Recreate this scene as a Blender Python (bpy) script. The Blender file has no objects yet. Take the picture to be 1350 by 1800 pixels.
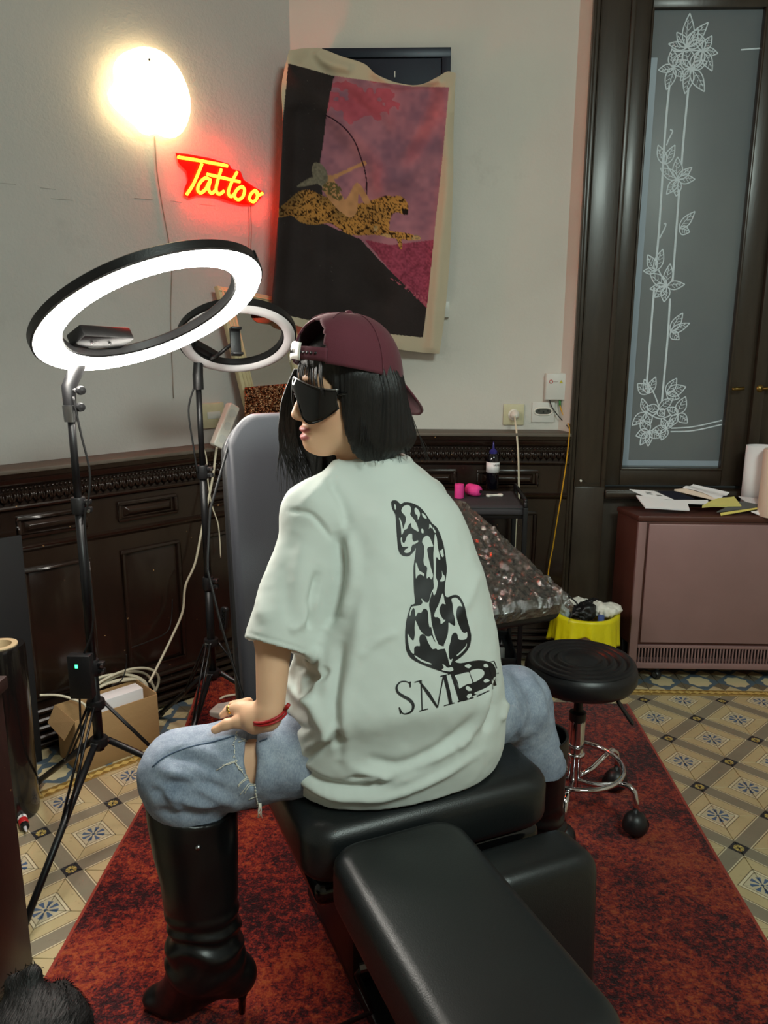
import bpy, bmesh, math, random
import numpy as np
from mathutils import Vector, Matrix
from mathutils.bvhtree import BVHTree
random.seed(7); rng = np.random.default_rng(7)
scene = bpy.context.scene
COL = scene.collection

# ------------------------------------------------------------------ camera
CAM_H = 1.45; FPX = 1380.0
PITCH, ROLL, YAW = math.radians(12.9), math.radians(.15), math.radians(-1.75)
_f = np.array([math.sin(YAW)*math.cos(PITCH), math.cos(YAW)*math.cos(PITCH), -math.sin(PITCH)])
_r = np.array([math.cos(YAW), -math.sin(YAW), 0.0]); _u = np.cross(_r, _f)
RI = _r*math.cos(ROLL)+_u*math.sin(ROLL); UP = _u*math.cos(ROLL)-_r*math.sin(ROLL); FW = _f
CP = np.array([0.0, 0.0, CAM_H])
cam_d = bpy.data.cameras.new('camera'); cam = bpy.data.objects.new('camera', cam_d); COL.objects.link(cam)
cam_d.sensor_fit = 'VERTICAL'; cam_d.sensor_height = 24.0; cam_d.lens = 24.0*FPX/1800.0
cam_d.clip_start = .02
cam.matrix_world = Matrix(((RI[0], UP[0], -FW[0], CP[0]), (RI[1], UP[1], -FW[1], CP[1]), (RI[2], UP[2], -FW[2], CP[2]), (0, 0, 0, 1)))
scene.camera = cam
# ------------------------------------------------------------------ light and exposure
scene.view_settings.view_transform = 'Standard'; scene.view_settings.look = 'None'
scene.view_settings.gamma = 1.0; scene.view_settings.use_curve_mapping = False
scene.view_settings.exposure = 0.08
world = bpy.data.worlds.new('world'); scene.world = world; world.use_nodes = True
world.node_tree.nodes['Background'].inputs[0].default_value = (.80, .95, .90, 1)
world.node_tree.nodes['Background'].inputs[1].default_value = .10
def area_light(name, loc, target, size, energy, color, size_y=None):
    d = bpy.data.lights.new(name, 'AREA'); d.shape = 'RECTANGLE'; d.size = size; d.size_y = size_y or size
    d.energy = energy; d.color = color
    o = bpy.data.objects.new(name, d); COL.objects.link(o); o.location = loc
    o.rotation_euler = (Vector(target)-Vector(loc)).to_track_quat('-Z', 'Y').to_euler()
    return o
area_light('ceiling_lamp_light', (1.15, -.35, 3.25), (.3, 1.6, .6), .9, 84, (.84, 1.0, .92), .9)

# ------------------------------------------------------------------ measuring: photograph point -> place in the room
def ray(x, y): return RI*(x-675)/FPX+UP*(900-y)/FPX+FW
def at_z(x, y, z=0.0): r = ray(x, y); return CP+r*((z-CAM_H)/r[2])
def at_y(x, y, v): r = ray(x, y); return CP+r*(v/r[1])
def at_d(x, y, d): return CP+ray(x, y)*d
def at_plane(x, y, p0, n): r = ray(x, y); n = np.array(n); return CP+r*(((np.array(p0)-CP)@n)/(r@n))
def to_px(P):
    v = np.asarray(P)-CP; d = v@FW
    return np.stack([675+FPX*(v@RI)/d, 900-FPX*(v@UP)/d], -1)

# ------------------------------------------------------------------ materials
def lin(c):
    return tuple(((v/255)/12.92 if v/255 <= .04045 else ((v/255+.055)/1.055)**2.4) for v in c[:3])+(1,)
class NX:
    """tiny expression helper over Math nodes"""
    def __init__(s, nt, v): s.nt, s.v = nt, v
    def op(s, o, b=None, c=None):
        n = s.nt.nodes.new('ShaderNodeMath'); n.operation = o
        for i, q in enumerate((s, b, c)):
            if q is None: continue
            q = q.v if isinstance(q, NX) else q
            if isinstance(q, (int, float)): n.inputs[i].default_value = q
            else: s.nt.links.new(q, n.inputs[i])
        return NX(s.nt, n.outputs[0])
    def __add__(s, b): return s.op('ADD', b)
    def __sub__(s, b): return s.op('SUBTRACT', b)
    def __mul__(s, b): return s.op('MULTIPLY', b)
    def __truediv__(s, b): return s.op('DIVIDE', b)
    def gt(s, b): return s.op('GREATER_THAN', b)
    def lt(s, b): return s.op('LESS_THAN', b)
    def mx(s, b): return s.op('MAXIMUM', b)
    def mn(s, b): return s.op('MINIMUM', b)
    def abs(s): return s.op('ABSOLUTE')
    def fr(s): return s.op('FRACT')
def new_mat(name):
    m = bpy.data.materials.new(name); m.use_nodes = True
    nt = m.node_tree; return m, nt, nt.nodes['Principled BSDF']
def mixc(nt, fac, a, b):
    n = nt.nodes.new('ShaderNodeMix'); n.data_type = 'RGBA'
    for sock, v in ((n.inputs[0], fac), (n.inputs[6], a), (n.inputs[7], b)):
        v = v.v if isinstance(v, NX) else v
        if isinstance(v, tuple): sock.default_value = v
        elif isinstance(v, (int, float)): sock.default_value = v
        else: nt.links.new(v, sock)
    return n.outputs[2]
def tex_noise(nt, vec, scale, detail=4, rough=.55, dist=0.0):
    n = nt.nodes.new('ShaderNodeTexNoise'); n.inputs['Scale'].default_value = scale
    n.inputs['Detail'].default_value = detail; n.inputs['Roughness'].default_value = rough
    n.inputs['Distortion'].default_value = dist
    nt.links.new(vec, n.inputs['Vector']); return n.outputs['Fac']
def coords(nt, kind='Object', scale=None):
    o = nt.nodes.new('ShaderNodeTexCoord').outputs[kind]
    if scale:
        mp = nt.nodes.new('ShaderNodeMapping'); mp.inputs['Scale'].default_value = scale
        nt.links.new(o, mp.inputs['Vector']); o = mp.outputs[0]
    return o
def ramp(nt, fac, stops):
    n = nt.nodes.new('ShaderNodeValToRGB'); e = n.color_ramp.elements
    while len(e) < len(stops): e.new(.5)
    for q, (p, c) in zip(e, stops): q.position = p; q.color = c if len(c) == 4 else lin(c)
    nt.links.new(fac.v if isinstance(fac, NX) else fac, n.inputs[0]); return n.outputs[0]
def bump(nt, bs, h, strength, dist=.01):
    n = nt.nodes.new('ShaderNodeBump'); n.inputs['Strength'].default_value = strength; n.inputs['Distance'].default_value = dist
    nt.links.new(h.v if isinstance(h, NX) else h, n.inputs['Height']); nt.links.new(n.outputs[0], bs.inputs['Normal'])
def mat(name, rgb, rough=.5, metal=0.0, var=0.0, vscale=8.0, bmp=0.0, bscale=60.0, spec=.5, coat=0.0, sheen=0.0, stretch=None, bdist=.004, trans=0.0, emit=None):
    m, nt, bs = new_mat(name); c = lin(rgb)
    bs.inputs['Base Color'].default_value = c; bs.inputs['Roughness'].default_value = rough; bs.inputs['Metallic'].default_value = metal
    bs.inputs['Specular IOR Level'].default_value = spec; bs.inputs['Coat Weight'].default_value = coat
    bs.inputs['Sheen Weight'].default_value = sheen; bs.inputs['Transmission Weight'].default_value = trans
    vec = coords(nt, 'Object', stretch)
    if var:
        a = tuple(max(0, v*(1-var)) for v in c[:3])+(1,); b = tuple(min(1, v*(1+var)) for v in c[:3])+(1,)
        nt.links.new(mixc(nt, tex_noise(nt, vec, vscale, 5), a, b), bs.inputs['Base Color'])
    if bmp: bump(nt, bs, tex_noise(nt, vec, bscale, 3), bmp, bdist)
    if emit: bs.inputs['Emission Color'].default_value = lin(emit[0]); bs.inputs['Emission Strength'].default_value = emit[1]
    return m
def mat_emit(name, rgb_lin, strength):
    m = bpy.data.materials.new(name); m.use_nodes = True; nt = m.node_tree
    nt.nodes.remove(nt.nodes['Principled BSDF']); e = nt.nodes.new('ShaderNodeEmission')
    e.inputs[0].default_value = tuple(rgb_lin)+(1,); e.inputs[1].default_value = strength
    nt.links.new(e.outputs[0], nt.nodes['Material Output'].inputs[0]); return m
def mat_attr(name, attr='Col', rough=.6, bmp=0.0, bscale=300, spec=.4, sheen=0.0, sss=0.0, weave=False):
    m, nt, bs = new_mat(name); a = nt.nodes.new('ShaderNodeAttribute'); a.attribute_name = attr
    nt.links.new(a.outputs['Color'], bs.inputs['Base Color']); bs.inputs['Roughness'].default_value = rough
    bs.inputs['Specular IOR Level'].default_value = spec; bs.inputs['Sheen Weight'].default_value = sheen
    if sss: bs.inputs['Subsurface Weight'].default_value = sss; bs.inputs['Subsurface Radius'].default_value = (.012, .005, .003)
    if bmp: bump(nt, bs, tex_noise(nt, coords(nt), bscale, 3), bmp, .002)
    return m

MT = {}
MT['black_metal'] = mat('black_metal', (22, 22, 24), .38, .3, .15, 20)
MT['black_plastic'] = mat('black_plastic', (20, 20, 22), .42, 0, .1, 30, .1, 200)
MT['black_gloss'] = mat('black_gloss', (8, 8, 9), .12)
MT['chrome'] = mat('chrome', (225, 225, 228), .07, 1.0)
MT['steel'] = mat('steel', (150, 150, 152), .3, 1.0)
MT['brass'] = mat('brass', (150, 125, 70), .35, 1.0, .2, 30)
MT['white_plastic'] = mat('white_plastic', (226, 224, 214), .4, 0, .04, 20)
MT['grey_plastic'] = mat('grey_plastic', (214, 214, 208), .4, 0, .03, 20)
MT['old_white_plastic'] = mat('old_white_plastic', (205, 199, 165), .45, 0, .15, 25)
MT['leather'] = mat('leather', (24, 27, 28), .36, 0, .12, 10, .22, 420, bdist=.0015)
MT['leather_glare'] = mat('leather_glare', (54, 56, 62), .5, 0, .06, 8, .22, 420, bdist=.0015, spec=.35)  # black leather with the ring light's glare painted in as grey
MT['paper'] = mat('paper', (236, 236, 238), .7, 0, .03, 15)
MT['paper_cream'] = mat('paper_cream', (238, 218, 200), .75, 0, .03, 15)
MT['paper_yellow'] = mat('paper_yellow', (214, 205, 120), .7, 0, .06, 25)
MT['paper_grey'] = mat('paper_grey', (92, 94, 92), .6, 0, .1, 25)
MT['paper_navy'] = mat('paper_navy', (22, 24, 40), .5, 0, .1, 25)
MT['cardboard'] = mat('cardboard', (176, 142, 98), .85, 0, .10, 14, .15, 90, stretch=(1, 1, 4))
MT['cable_white'] = mat('cable_white', (214, 206, 182), .5)
MT['cable_black'] = mat('cable_black', (16, 16, 17), .5)
MT['cable_yellow'] = mat('cable_yellow', (214, 158, 30), .45)
MT['pink'] = mat('pink', (232, 62, 148), .7, 0, .08, 60, .4, 200)
MT['red'] = mat('red', (178, 30, 34), .45)
MT['print_black'] = mat('print_black', (18, 19, 21), .55)
MT['ink'] = mat('ink', (10, 9, 18), .12, coat=.5)
MT['purple_cap'] = mat('purple_cap', (46, 44, 120), .25)

# ------------------------------------------------------------------ mesh building
def empty(name, loc=(0, 0, 0), rz=0.0, parent=None):
    o = bpy.data.objects.new(name, None); COL.objects.link(o); o.location = loc; o.rotation_euler[2] = rz
    o.empty_display_size = .05
    if parent: o.parent = parent
    return o
def tag(o, label=None, cat=None, group=None, kind=None):
    if label: o['label'] = label
    if cat: o['category'] = cat
    if group: o['group'] = group
    if kind: o['kind'] = kind
    return o
class G:
    """collects vertices and faces of one mesh"""
    def __init__(s): s.v = []; s.f = []; s.mi = []
    def add(s, v, f, mi=0):
        b = len(s.v); s.v += [tuple(map(float, q)) for q in v]; s.f += [tuple(b+i for i in q) for q in f]; s.mi += [mi]*len(f); return s
    def box(s, lo, hi, M=None, mi=0):
        x0, y0, z0 = lo; x1, y1, z1 = hi
        v = [(x0, y0, z0), (x1, y0, z0), (x1, y1, z0), (x0, y1, z0), (x0, y0, z1), (x1, y0, z1), (x1, y1, z1), (x0, y1, z1)]
        if M: v = [tuple(M @ Vector(q)) for q in v]
        return s.add(v, [(0, 3, 2, 1), (4, 5, 6, 7), (0, 1, 5, 4), (1, 2, 6, 5), (2, 3, 7, 6), (3, 0, 4, 7)], mi)
    def tube(s, pts, r, n=10, closed=False, cap=True, mi=0):
        P = [Vector(p) for p in pts]; k = len(P); R = r if isinstance(r, (list, tuple)) else [r]*k
        T = []
        for i in range(k):
            a = P[(i-1) % k] if (closed or i > 0) else P[i]; b = P[(i+1) % k] if (closed or i < k-1) else P[i]
            t = b-a; T.append(t.normalized() if t.length > 1e-9 else Vector((0, 0, 1)))
        up = Vector((0, 0, 1)) if abs(T[0].z) < .9 else Vector((1, 0, 0))
        nrm = (up-T[0]*up.dot(T[0])).normalized(); v = []
        for i in range(k):
            if i:
                ax = T[i-1].cross(T[i])
                if ax.length > 1e-8: nrm = Matrix.Rotation(T[i-1].angle(T[i]), 3, ax.normalized()) @ nrm
                nrm = (nrm-T[i]*nrm.dot(T[i])).normalized()
            bn = T[i].cross(nrm)
            for j in range(n):
                a = 2*math.pi*j/n; v.append(P[i]+(nrm*math.cos(a)+bn*math.sin(a))*R[i])
        f = []
        for i in range(k if closed else k-1):
            for j in range(n):
                f.append((i*n+j, i*n+(j+1) % n, ((i+1) % k)*n+(j+1) % n, ((i+1) % k)*n+j))
        if not closed and cap: f += [tuple(range(n-1, -1, -1)), tuple((k-1)*n+j for j in range(n))]
        return s.add(v, f, mi)
    def lathe(s, prof, n=28, M=None, mi=0, a0=0.0, a1=2*math.pi):
        full = abs(a1-a0-2*math.pi) < 1e-6; m = n if full else n+1; v = []
        for j in range(m):
            a = a0+(a1-a0)*j/n
            for (r, z) in prof: v.append((r*math.cos(a), r*math.sin(a), z))
        k = len(prof); f = []
        for j in range(n):
            for i in range(k-1):
                f.append((j*k+i, ((j+1) % m)*k+i, ((j+1) % m)*k+i+1, j*k+i+1))
        if M: v = [tuple(M @ Vector(q)) for q in v]
        return s.add(v, f, mi)
    def prism(s, poly, h0, h1, M=None, mi=0):
        k = len(poly); v = [(x, y, h0) for x, y in poly]+[(x, y, h1) for x, y in poly]
        if M: v = [tuple(M @ Vector(q)) for q in v]
        f = [tuple(range(k-1, -1, -1)), tuple(range(k, 2*k))]+[(i, (i+1) % k, k+(i+1) % k, k+i) for i in range(k)]
        return s.add(v, f, mi)
    def grid(s, fn, nu, nv, mi=0):
        v = [fn(i/nu, j/nv) for j in range(nv+1) for i in range(nu+1)]
        f = [(j*(nu+1)+i, j*(nu+1)+i+1, (j+1)*(nu+1)+i+1, (j+1)*(nu+1)+i) for j in range(nv) for i in range(nu)]
        return s.add(v, f, mi)
    def obj(s, name, mats, parent=None, smooth=False, bevel=0.0, seg=2, sub=0, solid=0.0, auto=None):
        me = bpy.data.meshes.new(name); me.from_pydata(s.v, [], s.f)
        mats = mats if isinstance(mats, (list, tuple)) else [mats]
        for m in mats: me.materials.append(MT[m] if isinstance(m, str) else m)
        if any(s.mi): me.polygons.foreach_set('material_index', s.mi)
        bm = bmesh.new(); bm.from_mesh(me)
        if bevel:
            bmesh.ops.remove_doubles(bm, verts=bm.verts, dist=1e-6)
            ed = [e for e in bm.edges if len(e.link_faces) == 2 and e.calc_face_angle(0) > .6]
            bmesh.ops.bevel(bm, geom=ed, offset=bevel, segments=seg, profile=.5, affect='EDGES', clamp_overlap=True)
        bmesh.ops.recalc_face_normals(bm, faces=bm.faces)
        bm.to_mesh(me); bm.free()
        o = bpy.data.objects.new(name, me); COL.objects.link(o)
        if smooth:
            me.polygons.foreach_set('use_smooth', [True]*len(me.polygons))
            if auto is not None: me.set_sharp_from_angle(angle=auto)
        elif bevel:
            me.polygons.foreach_set('use_smooth', [True]*len(me.polygons)); me.set_sharp_from_angle(angle=.7)
        if solid:
            md = o.modifiers.new('solid', 'SOLIDIFY'); md.thickness = solid; md.offset = 0
        if sub:
            md = o.modifiers.new('sub', 'SUBSURF'); md.levels = sub; md.render_levels = sub
        if parent: o.parent = parent
        return o
def frame_M(o, x, y, z):
    """matrix from origin and three axes"""
    return Matrix(((x[0], y[0], z[0], o[0]), (x[1], y[1], z[1], o[1]), (x[2], y[2], z[2], o[2]), (0, 0, 0, 1)))
def axis_M(o, z, xhint=(1, 0, 0)):
    z = Vector(z).normalized(); x = Vector(xhint); x = (x-z*x.dot(z))
    if x.length < 1e-4: x = Vector((0, 1, 0)); x = x-z*x.dot(z)
    x.normalize(); y = z.cross(x); return frame_M(o, x, y, z)
def spline(pts, n=8, closed=False):
    """Catmull-Rom through points"""
    P = [np.array(p, float) for p in pts]; k = len(P); out = []
    for i in range(k if closed else k-1):
        p0 = P[(i-1) % k] if closed or i > 0 else P[i]; p1 = P[i]; p2 = P[(i+1) % k]; p3 = P[(i+2) % k] if closed or i+2 < k else p2
        for t in np.arange(n)/n:
            out.append(.5*((2*p1)+(-p0+p2)*t+(2*p0-5*p1+4*p2-p3)*t*t+(-p0+3*p1-3*p2+p3)*t**3))
    if not closed: out.append(P[-1])
    return out
def rbox(name, lo, hi, m, parent=None, M=None, bevel=.003, seg=2):
    return G().box(lo, hi, M).obj(name, m, parent, bevel=bevel, seg=seg)
def instance(src, parent, loc=None, rot=None, name=None):
    o = bpy.data.objects.new(name or src.name.split('.')[0], src.data); COL.objects.link(o); o.parent = parent
    if loc is not None: o.location = loc
    if rot is not None: o.rotation_euler = rot
    return o
def copy_tree(o, parent=None):
    c = o.copy(); COL.objects.link(c); c.parent = parent
    for ch in o.children: copy_tree(ch, c)
    return c
def cushion(name, m, parent, M, sx, sy, sz, r=.03, puff=.01, plan=.04, n=28, taper=None):
    """upholstered pad: rounded plan, rolled edges, slightly domed top; centred in xy, z from 0 to sz"""
    def sup(a, e): return math.copysign(abs(a)**e, a)
    g = G(); rings = []
    prof = []                                              # (inset, z)
    for k in range(5): a = math.pi/2*k/4; prof.append((r*.8*(1-math.sin(a)), r*.8*(1-math.cos(a))))
    for k in range(6): a = math.pi/2*k/5; prof.append((r*(1-math.cos(a)), sz-r+r*math.sin(a)))
    for q in (.3, .55, .75, .9): prof.append((r+(min(sx, sy)/2-r)*q, sz+puff*math.sin(q*math.pi/2)))
    pts = []
    K = 8
    for cx, cy, a0 in ((1, 1, 0), (-1, 1, 90), (-1, -1, 180), (1, -1, 270)):
        for k in range(K+1):
            a = math.radians(a0+90*k/K); pts.append((cx*(sx/2-plan)+plan*math.cos(a), cy*(sy/2-plan)+plan*math.sin(a), math.cos(a), math.sin(a)))
    nP = len(pts); v = []
    for ins, zz in prof:
        fx = 1-ins/(sx/2); fy = 1-ins/(sy/2)
        for x, y, c, s_ in pts:
            X, Y = x*fx, y*fy
            if taper: X *= taper(Y/sy+.5)
            v.append(tuple(M @ Vector((X, Y, zz))))
    f = []
    for i in range(len(prof)-1):
        for j in range(nP): f.append((i*nP+j, i*nP+(j+1) % nP, (i+1)*nP+(j+1) % nP, (i+1)*nP+j))
    f.append(tuple(range(nP-1, -1, -1))); f.append(tuple((len(prof)-1)*nP+j for j in range(nP)))
    g.add(v, f); return g.obj(name, m, parent, smooth=True, auto=.9)
# ================================================================== THE SETTING
YB = 3.45                                   # plaster face of the back wall
CX, CY = -.485, 3.45                        # corner of the back wall and the slanting left wall
DL = np.array([math.sqrt(.5), math.sqrt(.5), 0]); NL = np.array([-DL[1], DL[0], 0])
CW = np.array([CX, CY, 0.0])
def on_left(x, y, off=0.0): return at_plane(x, y, CW-NL*off, NL)

def plaster_material(name, rgb, b=.35):
    m, nt, bs = new_mat(name); v = coords(nt); c = lin(rgb)
    big = tex_noise(nt, v, 1.3, 4, .6); fine = tex_noise(nt, v, 7, 6, .6)
    d = tuple(q*.84 for q in c[:3])+(1,); l = tuple(min(1, q*1.06) for q in c[:3])+(1,)
    c1 = mixc(nt, big, d, l)
    st = NX(nt, tex_noise(nt, v, 3.1, 6, .7)).op('SUBTRACT', .62).op('MULTIPLY', 3.0).mx(0).mn(.35)
    nt.links.new(mixc(nt, st, c1, tuple(q*.7 for q in c[:3])+(1,)), bs.inputs['Base Color'])
    bs.inputs['Roughness'].default_value = .78; bs.inputs['Specular IOR Level'].default_value = .25
    h = NX(nt, tex_noise(nt, v, 90, 3, .6))*.35+NX(nt, fine)*.9+NX(nt, tex_noise(nt, v, 2.5, 3))*1.2
    bump(nt, bs, h, b, .012); return m
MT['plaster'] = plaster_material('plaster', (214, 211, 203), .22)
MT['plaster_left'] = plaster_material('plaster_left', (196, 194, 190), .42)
MT['ceiling'] = mat('ceiling', (205, 203, 196), .9)
def wood_material(name, rgb, rough=.22, coat=.3, chips=True):
    m, nt, bs = new_mat(name); v = coords(nt, 'Object', (1, 1, .18)); c = lin(rgb)
    g = tex_noise(nt, v, 38, 5, .6, .4)
    col = mixc(nt, g, tuple(q*.55 for q in c[:3])+(1,), tuple(q*1.35 for q in c[:3])+(1,))
    if chips:
        w = nt.nodes.new('ShaderNodeTexCoord').outputs['Object']
        k = NX(nt, tex_noise(nt, w, 55, 3, .6)).gt(.745)
        col = mixc(nt, k, col, lin((176, 138, 92)))
    nt.links.new(col, bs.inputs['Base Color'])
    bs.inputs['Roughness'].default_value = rough; bs.inputs['Coat Weight'].default_value = coat; bs.inputs['Coat Roughness'].default_value = .15
    bump(nt, bs, g, .12, .004); return m
MT['wood'] = wood_material('dark_wood', (38, 26, 20))
MT['frame_wood'] = wood_material('frame_wood', (54, 45, 36), .34, .1, False)
MT['ledge'] = mat('dusty_ledge', (98, 90, 80), .6, 0, .25, 12)

def tagst(o): o['kind'] = 'structure'; return o
# --- walls, ceiling
HC = 3.35
g = G(); g.box((-.60, YB, 0), (.70, YB+.12, HC)); g.box((.70, YB, 2.98), (2.15, YB+.12, HC)); g.box((2.15, YB, 0), (2.95, YB+.12, HC))
wall_back = tagst(g.obj('wall_back', 'plaster'))
g = G()                                                  # plaster coves forward where it meets the window frame
g.add([(.655, YB, 1.036), (.688, 3.372, 1.036), (.70, 3.372, 1.036), (.70, YB, 1.036), (.655, YB, HC), (.688, 3.372, HC), (.70, 3.372, HC), (.70, YB, HC)],
      [(0, 1, 5, 4), (1, 2, 6, 5), (2, 3, 7, 6), (0, 3, 2, 1), (4, 5, 6, 7), (0, 4, 7, 3)])
g.obj('plaster_return', 'plaster', wall_back)
LW = 2.3
def slab(name, a, b, th, m, z0=0, z1=HC):
    a = np.array(a+(0,), float); b = np.array(b+(0,), float); t = (b-a)/np.linalg.norm(b-a); n = np.array([-t[1], t[0], 0])*th
    g = G(); q = [a, b, b+n, a+n]
    g.add([(p[0], p[1], z0) for p in q]+[(p[0], p[1], z1) for p in q], [(0, 3, 2, 1), (4, 5, 6, 7), (0, 1, 5, 4), (1, 2, 6, 5), (2, 3, 7, 6), (3, 0, 4, 7)])
    return tagst(g.obj(name, m))
cl = CW-DL*LW
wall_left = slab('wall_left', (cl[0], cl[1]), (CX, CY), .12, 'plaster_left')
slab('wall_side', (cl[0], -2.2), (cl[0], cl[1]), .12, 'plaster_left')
slab('wall_right', (2.95, YB), (2.95, -2.2), .12, 'plaster')
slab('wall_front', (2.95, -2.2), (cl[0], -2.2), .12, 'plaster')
tagst(G().box((cl[0]-.2, -2.4, HC), (3.1, YB+.2, HC+.1)).obj('ceiling', 'ceiling'))
# hairline scuffs pencilled along the left wall
for i, (a, b) in enumerate((((0, 322), (28, 324)), ((70, 330), (98, 333)), ((90, 349), (128, 352)), ((236, 348), (268, 351)), ((300, 353), (320, 356)), ((352, 359), (378, 362)))):
    p, q = on_left(*a, .0006), on_left(*b, .0006)
    G().tube([p, q], .0008, 5).obj('scuff_mark', mat('scuff', (158, 154, 148), .9) if i == 0 else bpy.data.materials['scuff'], wall_left)

# --- wainscots: back (trim_1) and left (trim_2)
def wainscot(name, o, s, w, L, zt, panels):
    """o: start on the wall plane, s: along the wall, w: out of the wall, L: length"""
    root = empty(name); tagst(root)
    M = frame_M(o, s, w, (0, 0, 1)) if np.cross(s, w)[2] > 0 else frame_M(o, s, w, (0, 0, 1))
    def bx(nm, x0, x1, w0, w1, z0, z1, m='wood', bv=.003): return rbox(nm, (x0, w0, z0), (x1, w1, z1), m, root, M, bv)
    bx('backing', 0, L, .001, .10, 0, zt-.03, bv=0)
    def mould(nm, prof, m='wood'):
        g = G(); k = len(prof)
        v = [tuple(M @ Vector((x, a, b))) for x in (0, L) for a, b in prof]
        g.add(v, [(i, i+1, k+i+1, k+i) for i in range(k-1)]+[tuple(range(k)), tuple(range(2*k-1, k-1, -1))])
        return g.obj(nm, m, root, smooth=True, auto=.6)
    bx('ledge', 0, L, .001, .135, zt-.014, zt, 'ledge', .003)
    mould('cornice', [(.0, zt-.014), (.130, zt-.014), (.128, zt-.03), (.122, zt-.034), (.120, zt-.046), (.113, zt-.056), (.108, zt-.060), (.10, zt-.062), (0, zt-.062)])
    # bead row and carved leaf band
    g = G(); n = int(L/.0145)
    for i in range(n):
        x = .007+i*.0145
        g.lathe([(.0001, -.0055), (.0045, -.003), (.0055, 0), (.0045, .003), (.0001, .0055)], 7, M @ Matrix.Translation((x, .106, zt-.069)))
    tag(g.obj('bead_row', 'wood', root, smooth=True), kind='stuff')
    g = G(); n = int(L/.026)
    for i in range(n):
        x = .013+i*.026
        for side in (-1, 1):                           # a carved acanthus leaf: two curled lobes and a rib
            pts = [(x, .102, zt-.118), (x+side*.006, .112, zt-.105), (x+side*.0105, .117, zt-.09), (x+side*.006, .113, zt-.079)]
            g.tube([M @ Vector(p) for p in pts], [.002, .0048, .0052, .002], 6)
        g.tube([M @ Vector(p) for p in [(x, .104, zt-.120), (x, .112, zt-.10), (x, .108, zt-.080)]], [.002, .004, .0016], 6)
    tag(g.obj('carved_leaf_band', 'wood', root, smooth=True), kind='stuff')
    mould('lower_moulding', [(.0, zt-.122), (.118, zt-.122), (.121, zt-.127), (.118, zt-.133), (.108, zt-.137), (.10, zt-.142), (0, zt-.142)])
    mould('rail_moulding', [(.0, zt-.262), (.106, zt-.262), (.114, zt-.268), (.112, zt-.276), (.106, zt-.282), (.10, zt-.290), (0, zt-.290)])
    for z_, d_ in ((.150, .112), (.120, .122), (.090, .120), (.060, .128), (.030, .122)):
        mould('plinth_rib', [(0, z_), (d_-.006, z_), (d_, z_-.006), (d_, z_-.014), (d_-.008, z_-.02), (d_-.014, z_-.03), (0, z_-.03)])
    for x0, x1 in panels:
        # small flat panel above, tall panel below, both raised pyramidally inside a moulded frame
        for zz0, zz1, nm in ((zt-.238, zt-.162, 'small_panel'), (.185, zt-.345, 'tall_panel')):
            e = .03 if nm == 'small_panel' else .055
            fr = G()
            for a0, a1, b0, b1 in ((x0, x1, zz1-.012, zz1), (x0, x1, zz0, zz0+.012), (x0, x0+.012, zz0+.012, zz1-.012), (x1-.012, x1, zz0+.012, zz1-.012)):
                fr.box((a0, .10, b0), (a1, .112, b1), M)
            fr.obj('panel_frame', 'wood', root, bevel=.003)
            q = .022; a, b, c_, d = x0+q, x1-q, zz0+q*.8, zz1-q*.8; k = min(e, (d-c_)*.36)
            v = [(a, .1005, c_), (b, .1005, c_), (b, .1005, d), (a, .1005, d), (a+k, .116, c_+k), (b-k, .116, c_+k), (b-k, .116, d-k), (a+k, .116, d-k)]
            G().add([tuple(M @ Vector(p)) for p in v], [(4, 5, 6, 7), (0, 1, 5, 4), (1, 2, 6, 5), (2, 3, 7, 6), (3, 0, 4, 7)]).obj(nm, 'wood', root, bevel=.0012)
    return root
wainscot('trim_1', (-.485, YB, 0), (1, 0, 0), (0, -1, 0), .70+.485-.012, 1.036, [(.08+k*.352, .08+k*.352+.262) for k in range(3)])
sL = CW-DL*2.0
wainscot('trim_2', tuple(sL), tuple(DL), (DL[1], -DL[0], 0), 1.86, 1.012, [(2-.90-.35*k, 2-.665-.35*k) for k in (-2, -1, 0, 1, 2)])

# --- window with etched pane
win = tagst(empty('window_1', (0, 0, 0)))
def wb(nm, x0, x1, y0, y1, z0, z1, m='frame_wood', bv=.004): return rbox(nm, (x0, y0, z0), (x1, y1, z1), m, win, None, bv)
wb('casing', .702, .852, 3.365, 3.56, 0, 3.0)
for a, b, p in ((.688, .700, 3.345), (.700, .716, 3.352), (.718, .724, 3.358), (.832, .852, 3.357)): wb('casing_bead', a, b, p, 3.372, .78 if a > .8 else 0, 3.0)
wb('casing_block', .720, .850, 3.352, 3.372, 0, .80)
wb('head_rail', .85, 2.15, 3.38, 3.56, 2.73, 3.0)
wb('sash_stile', .858, .925, 3.405, 3.47, .80, 2.73); wb('sash_stile', 1.362, 1.455, 3.405, 3.47, .80, 2.73)
wb('sash_rail', .925, 1.362, 3.405, 3.47, .80, .872); wb('sash_rail', .925, 1.362, 3.405, 3.47, 2.668, 2.73)
for a, b, c_, d in ((.922, .932, .872, 2.668), (1.353, 1.364, .872, 2.668)): wb('glazing_bead', a, b, 3.398, 3.43, c_, d)
wb('glazing_bead', .925, 1.362, 3.398, 3.43, .868, .878)
wb('meeting_post', 1.455, 1.50, 3.385, 3.48, .78, 2.73)
wb('sash_stile', 1.50, 1.60, 3.40, 3.47, .80, 2.73); wb('sash_rail', 1.60, 2.06, 3.405, 3.47, .80, .872); wb('sash_stile', 2.06, 2.15, 3.405, 3.47, .80, 2.73)
wb('sill', .852, 2.15, 3.345, 3.50, .752, .788); wb('sill_nose', .852, 2.15, 3.335, 3.352, .760, .782)
wb('apron', .852, 2.15, 3.40, 3.50, 0, .752)
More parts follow.
